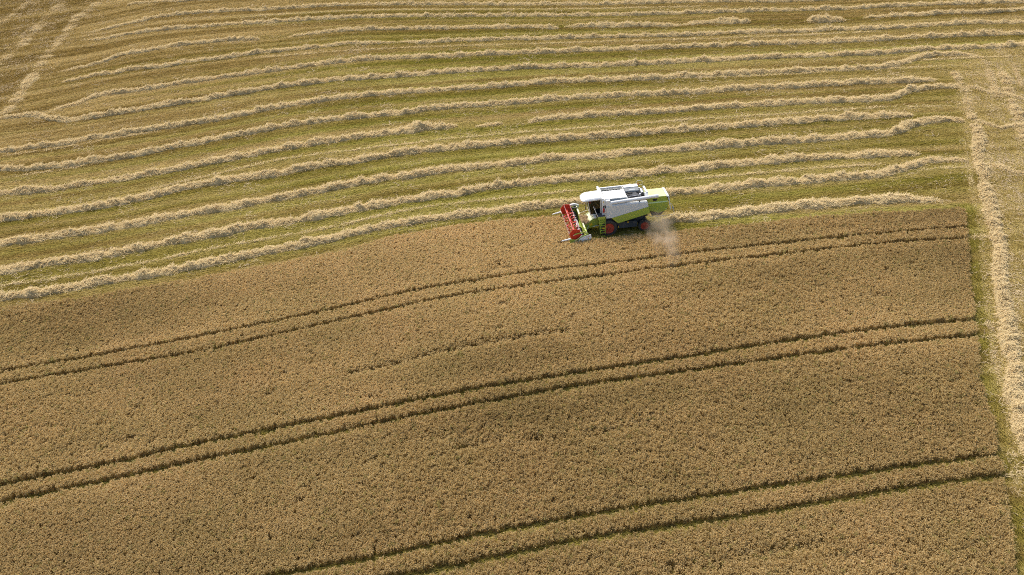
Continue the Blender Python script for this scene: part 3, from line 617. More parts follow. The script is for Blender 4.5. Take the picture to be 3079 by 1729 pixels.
def glass_mat():
    m = bpy.data.materials.new('tinted_glass'); m.use_nodes = True; nt = m.node_tree; nt.nodes.clear()
    out = nd(m, 'ShaderNodeOutputMaterial'); a = nd(m, 'ShaderNodeBsdfTransparent'); a.inputs[0].default_value = (.14, .22, .22, 1)
    b = nd(m, 'ShaderNodeBsdfGlossy'); b.inputs['Roughness'].default_value = .04; b.inputs[0].default_value = (.9, .95, .95, 1)
    fr = nd(m, 'ShaderNodeFresnel'); fr.inputs[0].default_value = 1.5; mx = nd(m, 'ShaderNodeMixShader')
    nt.links.new(fr.outputs[0], mx.inputs[0]); nt.links.new(a.outputs[0], mx.inputs[1]); nt.links.new(b.outputs[0], mx.inputs[2]); nt.links.new(mx.outputs[0], out.inputs[0])
    return m
GLASS = glass_mat()

class MB:
    def __init__(s): s.v = []; s.f = []
    def add(s, v, f):
        o = len(s.v); s.v += [tuple(p) for p in v]; s.f += [tuple(i + o for i in q) for q in f]; return s
    def box(s, x0, x1, y0, y1, z0, z1):
        x0, x1 = sorted((x0, x1)); y0, y1 = sorted((y0, y1)); z0, z1 = sorted((z0, z1))
        return s.add([(x0, y0, z0), (x1, y0, z0), (x1, y1, z0), (x0, y1, z0), (x0, y0, z1), (x1, y0, z1), (x1, y1, z1), (x0, y1, z1)],
                     [(0, 3, 2, 1), (4, 5, 6, 7), (0, 1, 5, 4), (1, 2, 6, 5), (2, 3, 7, 6), (3, 0, 4, 7)])
    def prism(s, pts, y0, y1, axis='y'):
        """pts (x,z) extruded in y; axis 'z': pts (x,y) extruded in z; axis 'x': pts (y,z) extruded in x"""
        n = len(pts)
        mk = {'y': lambda a, b, t: (a, t, b), 'z': lambda a, b, t: (a, b, t), 'x': lambda a, b, t: (t, a, b)}[axis]
        v = [mk(a, b, y0) for a, b in pts] + [mk(a, b, y1) for a, b in pts]
        return s.add(v, [tuple(range(n)), tuple(range(2 * n - 1, n - 1, -1))] + [(i, i + n, (i + 1) % n + n, (i + 1) % n) for i in range(n)])
    def loft(s, A, B):
        n = len(A); return s.add(list(A) + list(B), [tuple(range(n)), tuple(range(2 * n - 1, n - 1, -1))] + [(i, i + n, (i + 1) % n + n, (i + 1) % n) for i in range(n)])
    def tube(s, path, r, n=8):
        P = [Vector(p) for p in path]; rings = []; o = len(s.v)
        rr = r if isinstance(r, (list, tuple)) else [r] * len(P)
        up = None
        for i, p in enumerate(P):
            d = (P[min(i + 1, len(P) - 1)] - P[max(i - 1, 0)]).normalized()
            if up is None: up = Vector((0, 0, 1)) if abs(d.z) < .9 else Vector((1, 0, 0))
            a = d.cross(up).normalized(); b = a.cross(d).normalized(); up = b
            for k in range(n):
                t = 2 * math.pi * k / n; s.v.append(tuple(p + (a * math.cos(t) + b * math.sin(t)) * rr[i]))
        for i in range(len(P) - 1):
            for k in range(n):
                s.f.append((o + i * n + k, o + i * n + (k + 1) % n, o + (i + 1) * n + (k + 1) % n, o + (i + 1) * n + k))
        s.f.append(tuple(o + k for k in range(n))); s.f.append(tuple(o + (len(P) - 1) * n + k for k in range(n - 1, -1, -1)))
        return s
    def bar(s, a, b, w, h=None):
        """rectangular bar from a to b"""
        a = Vector(a); b = Vector(b); d = (b - a).normalized(); up = Vector((0, 0, 1)) if abs(d.z) < .9 else Vector((0, 1, 0))
        x = d.cross(up).normalized() * w / 2; z = x.cross(d).normalized() * (h or w) / 2
        return s.loft([a - x - z, a + x - z, a + x + z, a - x + z], [b - x - z, b + x - z, b + x + z, b - x + z])
    def lathe(s, prof, c, n=32, axis='y', caps=True):
        """prof list of (radius, offset along axis)"""
        o = len(s.v); c = Vector(c)
        for r, t in prof:
            for k in range(n):
                a = 2 * math.pi * k / n
                s.v.append(tuple(c + (Vector((math.cos(a) * r, t, math.sin(a) * r)) if axis == 'y' else Vector((math.cos(a) * r, math.sin(a) * r, t)))))
        for i in range(len(prof) - 1):
            for k in range(n): s.f.append((o + i * n + k, o + i * n + (k + 1) % n, o + (i + 1) * n + (k + 1) % n, o + (i + 1) * n + k))
        if caps: s.f.append(tuple(o + k for k in range(n))); s.f.append(tuple(o + (len(prof) - 1) * n + k for k in range(n - 1, -1, -1)))
        return s
    def build(s, name, m, parent=None, bevel=.015, smooth=False, label=None):
        me = bpy.data.meshes.new(name); me.from_pydata(s.v, [], s.f); me.update()
        bm = bmesh.new(); bm.from_mesh(me); bmesh.ops.recalc_face_normals(bm, faces=bm.faces); bm.to_mesh(me); bm.free()
        me.materials.append(m)
        o = link(name, me, parent)
        if smooth:
            me.polygons.foreach_set('use_smooth', [True] * len(me.polygons))
            es = o.modifiers.new('split', 'EDGE_SPLIT'); es.split_angle = R_(35)
        elif bevel:
            b = o.modifiers.new('bevel', 'BEVEL'); b.width = bevel; b.segments = 2; b.limit_method = 'ANGLE'; b.angle_limit = R_(30)
        if label: o['label'] = label
        return o

H = bpy.data.objects.new('combine_harvester', None); COL.objects.link(H)
H.location = HO; H.rotation_euler = (0, 0, math.pi + HTH)
tag(H, 'white and lime green combine harvester with red reel cutting the grain', 'combine harvester')

# chassis and threshing body
MB().box(.28, -3.55, -1.22, 1.22, 1.55, 2.92).build('body', BLACK, H)
ch = MB().box(-.8, -2.62, -1.12, 1.2, .55, 1.14).box(-.2, -3.5, -.75, .75, .7, 1.56).build('chassis', BLUEG, H)
for p in ((-.86, 1.215, .72), (-1.75, 1.215, 1.12)):
    MB().box(p[0] - .04, p[0] + .04, p[1], p[1] + .02, p[2] - .07, p[2] + .07).build('warning_sticker', YEL, ch, 0)
MB().tube([(.08, -1.2, .8), (.08, 1.2, .8)], .14).build('front_axle', BLACK, H, smooth=True)
MB().tube([(-3.29, -1.1, .55), (-3.29, 1.1, .55)], .09).build('rear_axle', BLACK, H, smooth=True)

def wheel(x, yo, side, R, rr, w):
    """yo = outer face"""
    e = bpy.data.objects.new('wheel', None); COL.objects.link(e); e.parent = H; e.location = (x, yo - side * w / 2, R)
    k = side; hw = w / 2
    t = MB().lathe([(rr, -hw * .8), (rr + .05, -hw * .92), (R * .9, -hw), (R * .975, -hw * .86), (R, -hw * .5), (R, hw * .5), (R * .975, hw * .86), (R * .9, hw), (rr + .05, hw * .92), (rr, hw * .8)], (0, 0, 0), 40, caps=False)
    for i in range(22):
        for sd in (-1, 1):
            a = 2 * math.pi * (i + (.5 if sd > 0 else 0)) / 22
            def pt(r, aa, y): return (math.cos(aa) * r, y, math.sin(aa) * r)
            A = [pt(R - .01, a - .035, sd * .01), pt(R + .035, a - .03, sd * .01), pt(R + .035, a + .03, sd * .01), pt(R - .01, a + .035, sd * .01)]
            B = [pt(R * .93, a + .10, sd * hw), pt(R * .985, a + .105, sd * hw), pt(R * .985, a + .165, sd * hw), pt(R * .93, a + .17, sd * hw)]
            t.loft(A, B)
    t.build('tyre', RUBBER, e, smooth=True)
    r = MB().lathe([(rr * 1.04, k * hw * .80), (rr * 1.02, k * hw * .98), (rr * .9, k * hw * .96), (rr * .84, k * hw * .80), (rr * .55, k * hw * .72), (rr * .42, k * hw * .78), (rr * .2, k * hw * .80), (rr * .19, k * hw * .92), (rr * .05, k * hw * .94)], (0, 0, 0), 32)
    ro = r.build('rim', DARKRED, e, smooth=True)
    for i in range(8):
        a = 2 * math.pi * i / 8; h = MB().lathe([(.022, k * hw * .76), (.022, k * hw * .86)], (math.cos(a) * rr * .32, 0, math.sin(a) * rr * .32), 6); h.build('wheel_nut', BLACK, ro, 0)
for sd in (1, -1):
    wheel(.08, sd * 1.5, sd, .80, .49, .60)
    wheel(-3.29, sd * 1.3, sd, .56, .36, .40)

# side panels: grey upper, lime lower
for sd in (1, -1):
    y0, y1 = sd * 1.44, sd * 1.50
    p = MB().prism([(.31, 1.88), (-.17, 1.87), (-3.56, 2.63), (-3.46, 3.10), (.31, 3.10)], y0, y1).build('side_panel', GREY, H)
    MB().loft([(.31, sd * 1.495, 3.105), (.31, sd * 1.45, 3.105), (.31, sd * 1.24, 3.185), (.31, sd * 1.28, 3.19)],
              [(-3.45, sd * 1.495, 3.105), (-3.45, sd * 1.45, 3.105), (-3.42, sd * 1.24, 3.185), (-3.42, sd * 1.28, 3.19)]).build('top_flange', WHITE, p, .005)
    MB().prism([(-.17, 1.862), (-.78, 1.26), (-3.72, 1.95), (-3.565, 2.622)], sd * 1.43, sd * 1.505).build('side_skirt', GREEN, H)
MB().prism([(-.60, 1.50), (-.83, 1.30), (-.83, 1.05), (-.52, 1.0)], .8, 1.42).build('mudguard', BLACK, H)

# front bulkhead beside the cab, air intake box, fire extinguisher
bk = MB().box(.34, .60, -1.15, 1.2, 1.9, 3.60).build('front_bulkhead', WHITE, H)
MB().box(.40, .54, 1.201, 1.212, 2.88, 3.06).build('vent_opening', BLACK, bk, 0)
MB().box(.46, .56, 1.201, 1.206, 3.38, 3.48).build('warning_sticker', YEL, bk, 0)
MB().box(-.06, .33, .95, 1.5, 3.115, 3.66).build('air_intake_box', WHITE, H, .03)
fe = MB().lathe([(.03, .42), (.075, .38), (.08, .1), (.06, 0)], (.50, 1.29, 2.42), 12, 'z').build('fire_extinguisher', EXT, H, smooth=True)
MB().box(.47, .53, 1.26, 1.32, 2.84, 2.90).build('valve', BLACK, fe, .005)

# grain tank with half open covers
tk = MB()
tk.box(.45, -1.75, 1.0, 1.06, 2.92, 3.60).box(.45, -1.75, -1.42, -1.36, 2.92, 3.42).box(.63, .50, -1.42, -.32, 3.605, 3.66).box(-1.70, -1.75, -1.355, .995, 2.92, 3.50).box(.44, -1.74, -1.35, .99, 2.92, 3.0)
tank = tk.build('grain_tank', WHITE, H, .01)
MB().box(.62, -1.80, -1.50, -1.36, 3.43, 3.50).build('tank_rim', WHITE, tank, .01)
MB().box(.62, .46, -1.42, 1.14, 3.62, 3.72).build('front_rim', WHITE, tank, .02)
sl = MB().box(.42, -1.68, -1.03, -1.0, 3.0, 3.50).build('inner_sheet', CREAM, tank, .005)
MB().box(.43, -1.69, -1.345, -1.04, 3.30, 3.34).build('gap_shade_sheet', BLACK, tank, 0)  # black sheet added to stand for the shade in the tank gap
for i in range(7):
    x = .22 - i * .255
    MB().box(x, x - .17, -.996, -.988, 3.325, 3.415).build('louvre_slot', BLACK, tank, 0)
lid = MB().loft([(.33, -.32, 3.70), (.37, 1.18, 3.70), (.37, 1.19, 3.66), (.33, -.31, 3.66)], [(-1.66, -.32, 3.70), (-1.56, 1.18, 3.69), (-1.56, 1.19, 3.65), (-1.66, -.31, 3.66)]).build('tank_cover', WHITE, H, .01)
MB().bar((.37, 1.2, 3.675), (-1.56, 1.2, 3.665), .03, .07).build('cover_edge', GREY, lid, .005)
MB().bar((.37, 1.08, 3.45), (-1.56, 1.08, 3.44), .04, .22).build('cover_support', GREY, lid, .005)

# engine deck
ed = MB().box(-1.78, -3.5, -1.3, 1.15, 2.925, 2.98).build('engine_deck', BLACK, H)
sc = MB().prism([(-1.42, 3.0), (-1.42, 3.50), (-.82, 3.56), (-.44, 3.38), (-.44, 3.24), (-.9, 3.0)], -1.80, -3.12, 'x').build('radiator_housing', GALV, H, .02)
MB().prism([(-1.44, 3.505), (-1.44, 3.54), (-.80, 3.60), (-.80, 3.57)], -1.79, -3.13, 'x').build('top_cover', WHITE, sc, .008)
MB().prism([(-.62, 3.475), (-.50, 3.415), (-.495, 3.42), (-.615, 3.482)], -2.25, -2.75, 'x').build('cleaning_flap', GREY, sc, 0)
MB().lathe([(.24, 3.56), (.22, 3.62), (.08, 3.64)], (-2.45, -1.15, 0), 20, 'z').build('air_dome', WHITE, sc, smooth=True)
en = MB().box(-1.95, -2.95, -.38, .78, 2.985, 3.20).box(-2.1, -2.8, -.2, .35, 3.2, 3.34).build('engine', BLUEG, H, .02)
MB().tube([(-1.95, .40, 3.16), (-2.0, .42, 3.28), (-2.9, .42, 3.34), (-3.05, .3, 3.30), (-3.1, .1, 3.1)], .035).build('coolant_pipe', STEEL, en, smooth=True)
MB().tube([(-1.9, .85, 3.12), (-2.75, .85, 3.14)], .15, 12).build('air_filter', BLUEG, en, smooth=True)
MB().tube([(-2.35, .86, 3.16), (-2.62, .86, 3.165)], .156, 12).build('filter_band', STEEL, en, smooth=True)
MB().tube([(-1.85, -.1, 3.3), (-2.1, 0, 3.42), (-2.4, 0, 3.42)], .06).build('intake_hose', BLACK, en, smooth=True)
MB().box(-3.0, -3.14, .1, .3, 3.0, 3.36).build('oil_tank', STEEL, en, .01)
for yy in (.62, .98): MB().tube([(-2.8, yy, 3.05), (-3.1, yy, 3.12), (-3.45, yy, 3.05)], .03).build('hydraulic_hose', BLACK, en, smooth=True)
MB().box(-2.95, -3.2, .35, .75, 3.0, 3.10).build('valve_block', STEEL, en, .01)
mf = MB().tube([(-3.36, -.75, 3.25), (-3.36, .05, 3.25)], .17, 14).build('silencer', STEEL, H, smooth=True)
MB().tube([(-3.36, .0, 3.25), (-3.36, .16, 3.3)], .06, 10).build('exhaust_pipe', BLACK, mf, smooth=True)
MB().bar((-3.66, -.95, 3.45), (-3.66, .42, 3.50), .17, .10).build('cross_beam', WHITE, H, .02)
MB().prism([(.25, 3.15), (.25, 3.46), (.45, 3.46), (.9, 3.20), (.9, 3.15)], -3.44, -3.72, 'x').build('belt_guard', GREY, H, .01)
MB().tube([(-3.0, -1.25, 3.5), (-3.05, -1.25, 3.82), (-3.15, -1.25, 3.92), (-3.5, -1.25, 3.94), (-3.6, -1.25, 3.84), (-3.62, -1.25, 3.0)], .022).tube([(-3.05, -1.25, 3.55), (-3.61, -1.25, 3.45)], .018).build('guard_rail', CREAM, H, smooth=True)
bc = MB().lathe([(.05, 0), (.065, .06), (.06, .16), (.02, .2)], (-3.17, -1.0, 3.60), 10, 'z').build('beacon', AMB, H, smooth=True)

# unloading auger tube folded back along the left side
ut = MB().tube([(-.20, 1.34, 3.36), (-1.2, 1.34, 3.40), (-4.42, 1.34, 3.55)], [.155, .155, .15], 18).build('unloading_tube', WHITE, H, smooth=True)
MB().tube([(-.30, 1.34, 3.365), (-.18, 1.35, 3.35), (-.10, 1.36, 3.25), (-.10, 1.36, 3.08), (-.10, 1.30, 2.95)], [.165, .17, .17, .17, .17], 14).build('elbow', WHITE, ut, smooth=True)
MB().tube([(-4.20, 1.34, 3.535), (-4.46, 1.34, 3.55)], .165, 18).build('spout', WHITE, ut, smooth=True)
MB().box(-3.72, -3.84, 1.485, 1.50, 3.46, 3.52).build('warning_sticker', YEL, ut, 0)
MB().box(-.55, -.62, 1.3, 1.38, 3.0, 3.24).build('tube_rest', BLACK, ut, .005)
MB().box(-2.7, -2.78, 1.3, 1.38, 3.1, 3.31).build('tube_rest', BLACK, ut, .005)

# straw hood
hd = MB().prism([(-3.60, 2.61), (-3.60, 3.15), (-5.36, 3.15), (-5.46, 2.61)], -.80, .80).prism([(-3.62, 2.60), (-5.50, 2.60), (-5.56, 1.80), (-4.62, 1.54), (-4.15, 1.76), (-3.80, 1.80)], -.90, .90).build('straw_hood', GREEN, H, .02)
MB().box(-3.62, -5.34, -.79, .79, 3.152, 3.166).build('hood_top', PALEG, hd, .004)  # thin paler skin, light falling on the top painted as colour
for i in range(5): MB().box(-4.05 - i * .1, -4.09 - i * .1, -.45, .2, 3.167, 3.18).build('cooling_rib', PALEG, hd, 0)
MB().loft([(-3.63, .905, 2.60), (-3.63, .80, 2.66), (-3.63, .79, 2.60)], [(-5.47, .905, 2.60), (-5.46, .80, 2.66), (-5.46, .79, 2.60)]).build('side_ledge', PALEG, hd, 0)
op = [(-4.30 + .22 * math.cos(a), 2.98 + .26 * math.sin(a) * (1 if math.sin(a) < 0 else .0)) for a in [math.pi + math.pi * i / 10 for i in range(11)]]
MB().prism(op, .795, .806).build('air_opening', BLACK, hd, 0)
MB().prism([(-5.37, 3.20), (-5.60, 3.16), (-5.72, 2.42), (-5.66, 2.40), (-5.50, 3.04), (-5.37, 3.06)], -.82, .82).build('rear_cap', WHITE, hd, .015)
MB().box(-5.28, -5.40, .901, .908, 1.86, 1.91).build('reflector', WHITE, hd, 0)
MB().box(-5.44, -5.50, .901, .908, 1.90, 1.98).build('reflector', AMB, hd, 0)
for sd in (1, -1): MB().box(-5.60, -5.68, sd * .6, sd * .78, 2.86, 2.98).build('tail_light', BLACK, hd, .005)
rl = MB().tube([(-5.70, .9, 2.42), (-5.82, 1.0, 2.36), (-5.99, 1.0, 2.03), (-6.03, 1.0, 1.63), (-6.11, 1.0, 1.47), (-6.05, 1.0, 1.36), (-5.86, 1.0, 1.27), (-5.04, 1.0, 1.28), (-4.37, 1.0, 1.23), (-4.01, 1.0, 1.27), (-3.62, 1.0, 1.52)], .02, 6).build('rear_guard_loop', CREAM, H, smooth=True)
MB().prism([(-5.86, 2.26), (-5.99, 2.02), (-6.01, 1.75), (-5.88, 1.95)], .99, 1.01).build('mesh_plate', GALV, rl, 0)
MB().bar((-5.68, .82, 2.36), (-5.80, .82, 1.75), .07, .05).build('rear_strut', WHITE, H, .005)
MB().bar((-5.68, -.82, 2.36), (-5.80, -.82, 1.75), .07, .05).build('rear_strut', WHITE, H, .005)
MB().prism([(-3.9, 1.78), (-5.3, 1.66), (-4.9, 1.15), (-4.1, 1.2)], -.7, .7).build('straw_chute', BLACK, H)

# cab
cb = MB()
cb.box(.62, .72, -.76, -.68, 2.02, 3.44).box(.62, .72, .68, .76, 2.02, 3.44)
for sd in (-1, 1): cb.bar((1.60, sd * .72, 2.06), (1.84, sd * .72, 3.44), .06)
cb.box(.62, 1.62, -.76, .76, 1.95, 2.06)
cab = cb.build('cab_frame', CREAM, H, .01)
MB().loft([(1.60, -.69, 2.07), (1.60, .69, 2.07), (1.83, .69, 3.42), (1.83, -.69, 3.42)], [(1.615, -.69, 2.07), (1.615, .69, 2.07), (1.845, .69, 3.42), (1.845, -.69, 3.42)]).build('windscreen', GLASS, cab, 0)
for sd in (-1, 1):
    MB().prism([(.73, 2.07), (1.57, 2.07), (1.80, 3.42), (.73, 3.42)], sd * .715, sd * .727).build('side_window', GLASS, cab, 0)
MB().tube([(1.12, .74, 2.1), (1.2, .745, 3.4)], .012, 6).build('door_edge', BLACK, cab, smooth=True)
st = MB().box(.80, 1.25, -.28, .28, 2.35, 2.5).prism([(.78, 2.45), (.92, 2.48), (.84, 3.15), (.72, 3.12)], -.26, .26).box(.85, 1.2, -.2, .2, 2.07, 2.35).build('driver_seat', SEAT, cab, .04)
sw = MB().tube([(1.38, 0, 2.07), (1.36, 0, 2.55)], .035).tube([(1.36 + .17 * math.cos(a) * .85, .19 * math.sin(a), 2.66 + .10 * math.cos(a)) for a in [i * math.pi / 8 for i in range(17)]], .016, 6).build('steering_wheel', BLACK, cab, smooth=True)
MB().box(1.0, 1.35, .36, .58, 2.07, 2.62).build('control_console', BLUEG, cab, .03)
MB().box(.64, .70, -.66, .66, 2.07, 3.4).build('rear_wall', SEAT, cab, .01)
ro = [(.58, -.80), (1.85, -.80), (2.14, -.72), (2.36, -.45), (2.42, 0), (2.40, .45), (2.30, .70), (2.14, .80), (.58, .80)]
ri = [(.66, -.68), (1.80, -.68), (2.05, -.60), (2.22, -.38), (2.27, 0), (2.25, .38), (2.17, .58), (2.04, .68), (.66, .68)]
def zr(x): return -.10 * max(0, x - 1.2) ** 1.3
cr = MB()
n9 = len(ro)
lv = [[(x, y, 3.44 + .5 * zr(x)) for x, y in ro], [(x, y, 3.57 + zr(x)) for x, y in ro], [(x, y, 3.68 + zr(x)) for x, y in ri]]
cr.add([p for l in lv for p in l], [tuple(range(n9)), tuple(range(3 * n9 - 1, 2 * n9 - 1, -1))] + [(j * n9 + i, (j + 1) * n9 + i, (j + 1) * n9 + (i + 1) % n9, j * n9 + (i + 1) % n9) for j in (0, 1) for i in range(n9)])
roof = cr.build('cab_roof', WHITE, H, .035)
for yy in (-.5, -.25, .25, .5): MB().box(2.20, 2.36 - abs(yy) * .08, yy - .07, yy + .07, 3.33, 3.42).build('work_light', GALV, roof, .01)
MB().tube([(1.66, .78, 3.42), (1.66, .86, 3.36), (1.66, .86, 3.26)], .03).build('turn_signal', REDL, roof, smooth=True)
MB().tube([(1.6, -.7, 3.66), (1.62, -.72, 3.95)], .01, 5).build('antenna', BLACK, roof, smooth=True)
for sd in (1, -1):
    mr_ = MB().tube([(1.9, sd * .78, 3.45), (2.1, sd * 1.05, 3.35), (2.12, sd * 1.08, 3.1)], .014, 6).build('mirror_arm', BLACK, H, smooth=True)
    MB().box(2.10, 2.15, sd * 1.0, sd * 1.18, 2.85, 3.15).build('mirror', BLACK, mr_, .02)

# platform, ladder, handrails
pf = MB().box(.40, 1.10, .77, 1.52, 2.04, 2.11).build('platform', BLUEG, H, .01)
MB().box(.40, 1.06, 1.525, 1.57, 1.88, 2.13).box(.40, 1.06, 1.35, 1.522, 1.84, 1.90).build('step_box', GREEN, pf, .01)
ld = MB().bar((.43, 1.56, 1.9), (.42, 1.62, .38), .05, .04).bar((.98, 1.56, 1.9), (.84, 1.62, .38), .05, .04).build('ladder', GREEN, H, .006)
for i in range(6):
    z = .48 + i * .25; xr = .84 + (.98 - .84) * (z - .38) / 1.52
    MB().box(.45, xr - .02, 1.50, 1.64, z, z + .035).build('rung', GREEN, ld, .004)
MB().box(.44, .90, 1.42, 1.45, .4, 1.85).build('back_plate', GREEN, ld, .004)
MB().box(.56, .70, 1.645, 1.65, .93, 1.06).build('warning_sticker', YEL, ld, 0)
MB().box(.42, .80, 1.55, 1.68, .14, .18).build('lower_step', GREEN, ld, .004)
MB().tube([(.46, 1.6, .18), (.46, 1.6, .4)], .012, 5).build('step_hanger', BLACK, ld, smooth=True)
MB().tube([(.76, 1.6, .18), (.78, 1.6, .4)], .012, 5).build('step_hanger', BLACK, ld, smooth=True)
for yy in (1.5, .92):
    MB().tube([(1.04, yy, 2.1), (1.22, yy, 2.5), (1.36, yy, 2.92)] + ([(1.32, yy, 3.0)] if yy > 1 else []), .024, 6).build('handrail', WHITE, H, smooth=True)
MB().tube([(1.20, 1.5, 2.46), (1.22, .92, 2.5)], .018, 6).build('handrail', WHITE, H, smooth=True)
MB().tube([(.40, 1.54, 2.1), (.40, 1.54, 2.85), (.36, 1.50, 2.92)], .022, 6).build('handrail', WHITE, H, smooth=True)

# feeder house
fd = MB().prism([(2.16, .42), (2.16, 1.02), (1.02, 1.72), (.5, 1.72), (.5, 1.0), (.9, .95)], -.72, .72).build('feeder_house', GREEN, H, .015)
MB().loft([(2.14, -.70, 1.045), (2.14, .70, 1.045), (1.05, .70, 1.715), (1.05, -.70, 1.715)], [(2.14, -.70, 1.06), (2.14, .70, 1.06), (1.05, .70, 1.73), (1.05, -.70, 1.73)]).build('feeder_top', PALEB, fd, 0)
MB().bar((2.14, .71, 1.08), (1.04, .71, 1.76), .07, .05).build('edge_rib', PALEG, fd, .008)
MB().bar((2.14, -.71, 1.08), (1.04, -.71, 1.76), .07, .05).build('edge_rib', PALEG, fd, .008)
for p in ((1.30, .35), (1.42, -.1)): MB().lathe([(.055, 0), (.055, .03)], (p[0], p[1], 1.73 - (p[0] - 1.05) * .615), 12, 'z').build('access_cap', BLACK, fd, 0)
MB().prism([(1.62, .86), (1.75, 1.02), (1.52, 1.16), (1.40, .98)], .721, .728).build('warning_sticker', YEL, fd, 0)
MB().box(1.12, 1.36, -.95, 1.16, 1.80, 1.96).build('cab_bumper', CREAM, H, .04)
MB().tube([(.6, .55, .8), (1.9, .62, .62)], .05).build('lift_cylinder', STEEL, H, smooth=True)
MB().tube([(1.75, .78, 1.0), (2.1, 1.05, .5)], .018).build('coupling_rod', CREAM, H, smooth=True)
MB().tube([(2.25, -.9, 1.42), (1.6, -.75, 1.7)], .02).build('hydraulic_line', CREAM, H, smooth=True)

# header
HD = bpy.data.objects.new('header', None); COL.objects.link(HD); HD.parent = H
W2 = 2.5
AUG = paint('auger_tube_metal', (.72, .75, .80), .3, .15)
MB().box(2.27, 2.39, -W2, W2, 1.19, 1.32).build('back_beam', PALEB, HD, .015)
for yy, ww in ((1.85, .1), (2.25, .15)): MB().box(2.25, 2.42, yy - ww, yy + ww, 1.325, 1.345).build('beam_plate', GREEN, HD, .004)
MB().box(2.20, 2.26, -W2, W2, .34, 1.17).build('back_wall', GREEN, HD, .01)
MB().prism([(2.2, .30), (2.9, .28), (3.42, .20), (3.42, .17), (2.2, .26)], -W2, W2).build('floor_pan', GREEN, HD, .005)
kn = MB().box(3.42, 3.47, -W2, W2, .17, .2)
for i in range(64):
    y = -W2 + .04 + i * (2 * W2 - .08) / 63; kn.loft([(3.47, y - .02, .17), (3.47, y + .02, .17), (3.47, y + .02, .2), (3.47, y - .02, .2)], [(3.58, y - .004, .18), (3.58, y + .004, .18), (3.58, y + .004, .19), (3.58, y - .004, .19)])
kn.build('knife_bar', STEEL, HD, 0)
MB().lathe([(.17, -2.42), (.17, 2.42)], (2.68, 0, .62), 20).build('auger', AUG, HD, smooth=True)
fl = MB()
for hand, ya, yb in ((1, -2.4, -.55), (-1, 2.4, .55)):
    n = 90; o = len(fl.v); turns = 4.2
    for i in range(n + 1):
        t = i / n; y = ya + (yb - ya) * t; a = hand * t * turns * 2 * math.pi
        for r, dy in ((.16, 0), (.30, 0), (.30, .014), (.16, .014)): fl.v.append((2.68 + math.cos(a) * r, y + dy, .62 + math.sin(a) * r))
    for i in range(n):
        for k in range(4): fl.f.append((o + i * 4 + k, o + i * 4 + (k + 1) % 4, o + i * 4 + 4 + (k + 1) % 4, o + i * 4 + 4 + k))
fl.build('auger_flighting', BLACK, HD, 0)
# end plates
npl = [(3.16, .36), (2.98, .72), (2.75, .88), (2.10, 1.06), (1.93, 1.06), (1.88, .72), (2.08, .47), (2.34, .28), (2.66, .26)]
pl = MB().prism(npl, 2.56, 2.62).build('end_plate', WHITE, HD, .02)
MB().box(2.14, 2.24, 2.621, 2.626, .66, .78).build('warning_sticker', YEL, pl, 0)
MB().prism([(3.46, .22), (3.46, .50), (2.84, .94), (2.16, 1.16), (2.16, .26)], 2.49, 2.555).build('end_wall', GREEN, HD, .01)
MB().bar((3.52, 2.58, .50), (2.80, 2.58, .97), .05, .04).build('edge_rib', PALEG, HD, .005)
fpl = [(3.20, 1.0), (3.12, 1.30), (2.80, 1.48), (2.45, 1.50), (2.08, 1.36), (2.02, 1.12), (2.3, .9)]
MB().prism(fpl, -2.74, -2.56).build('end_plate', WHITE, HD, .03)
MB().prism([(3.46, .22), (3.46, .50), (2.9, 1.0), (2.16, 1.16), (2.16, .26)], -2.555, -2.49).build('end_wall', GREEN, HD, .01)
for sd in (1, -1):
    d = MB().loft([(3.40, sd * 2.46, .22), (3.40, sd * 2.60, .22), (3.40, sd * 2.60, .66), (3.40, sd * 2.46, .66)], [(3.86, sd * 2.50, .34), (3.86, sd * 2.60, .34), (3.86, sd * 2.60, .78), (3.86, sd * 2.50, .78)]).build('divider', GREEN, HD, .01)
    MB().tube([(3.78, sd * 2.55, .80), (4.46, sd * 2.53, .70), (4.66, sd * 2.53, .64)], [.085, .05, .02], 10).build('divider_point', WHITE, d, smooth=True)
    MB().tube([(4.60, sd * 2.53, .67), (4.72, sd * 2.53, .60)], [.03, .02], 8).build('tip', BLACK, d, smooth=True)
# letters on the near end plate
def letters(txt, size, loc, parent, m, rotx=90, rz=180):
    c = bpy.data.curves.new('lettering', 'FONT'); c.body = txt; c.size = size; c.extrude = .002; c.align_x = 'CENTER'
    t = bpy.data.objects.new('lettering_tmp', c); COL.objects.link(t)
    bpy.context.view_layer.update()
    me = bpy.data.meshes.new_from_object(t.evaluated_get(bpy.context.evaluated_depsgraph_get()))
    bpy.data.objects.remove(t); me.name = 'lettering'; me.materials.clear(); me.materials.append(m)
    o = link('lettering', me, parent); o.location = loc; o.rotation_euler = (R_(rotx), 0, R_(rz)); return o
letters('CLAAS', .13, (2.22, 2.624, .84), pl, REDL)
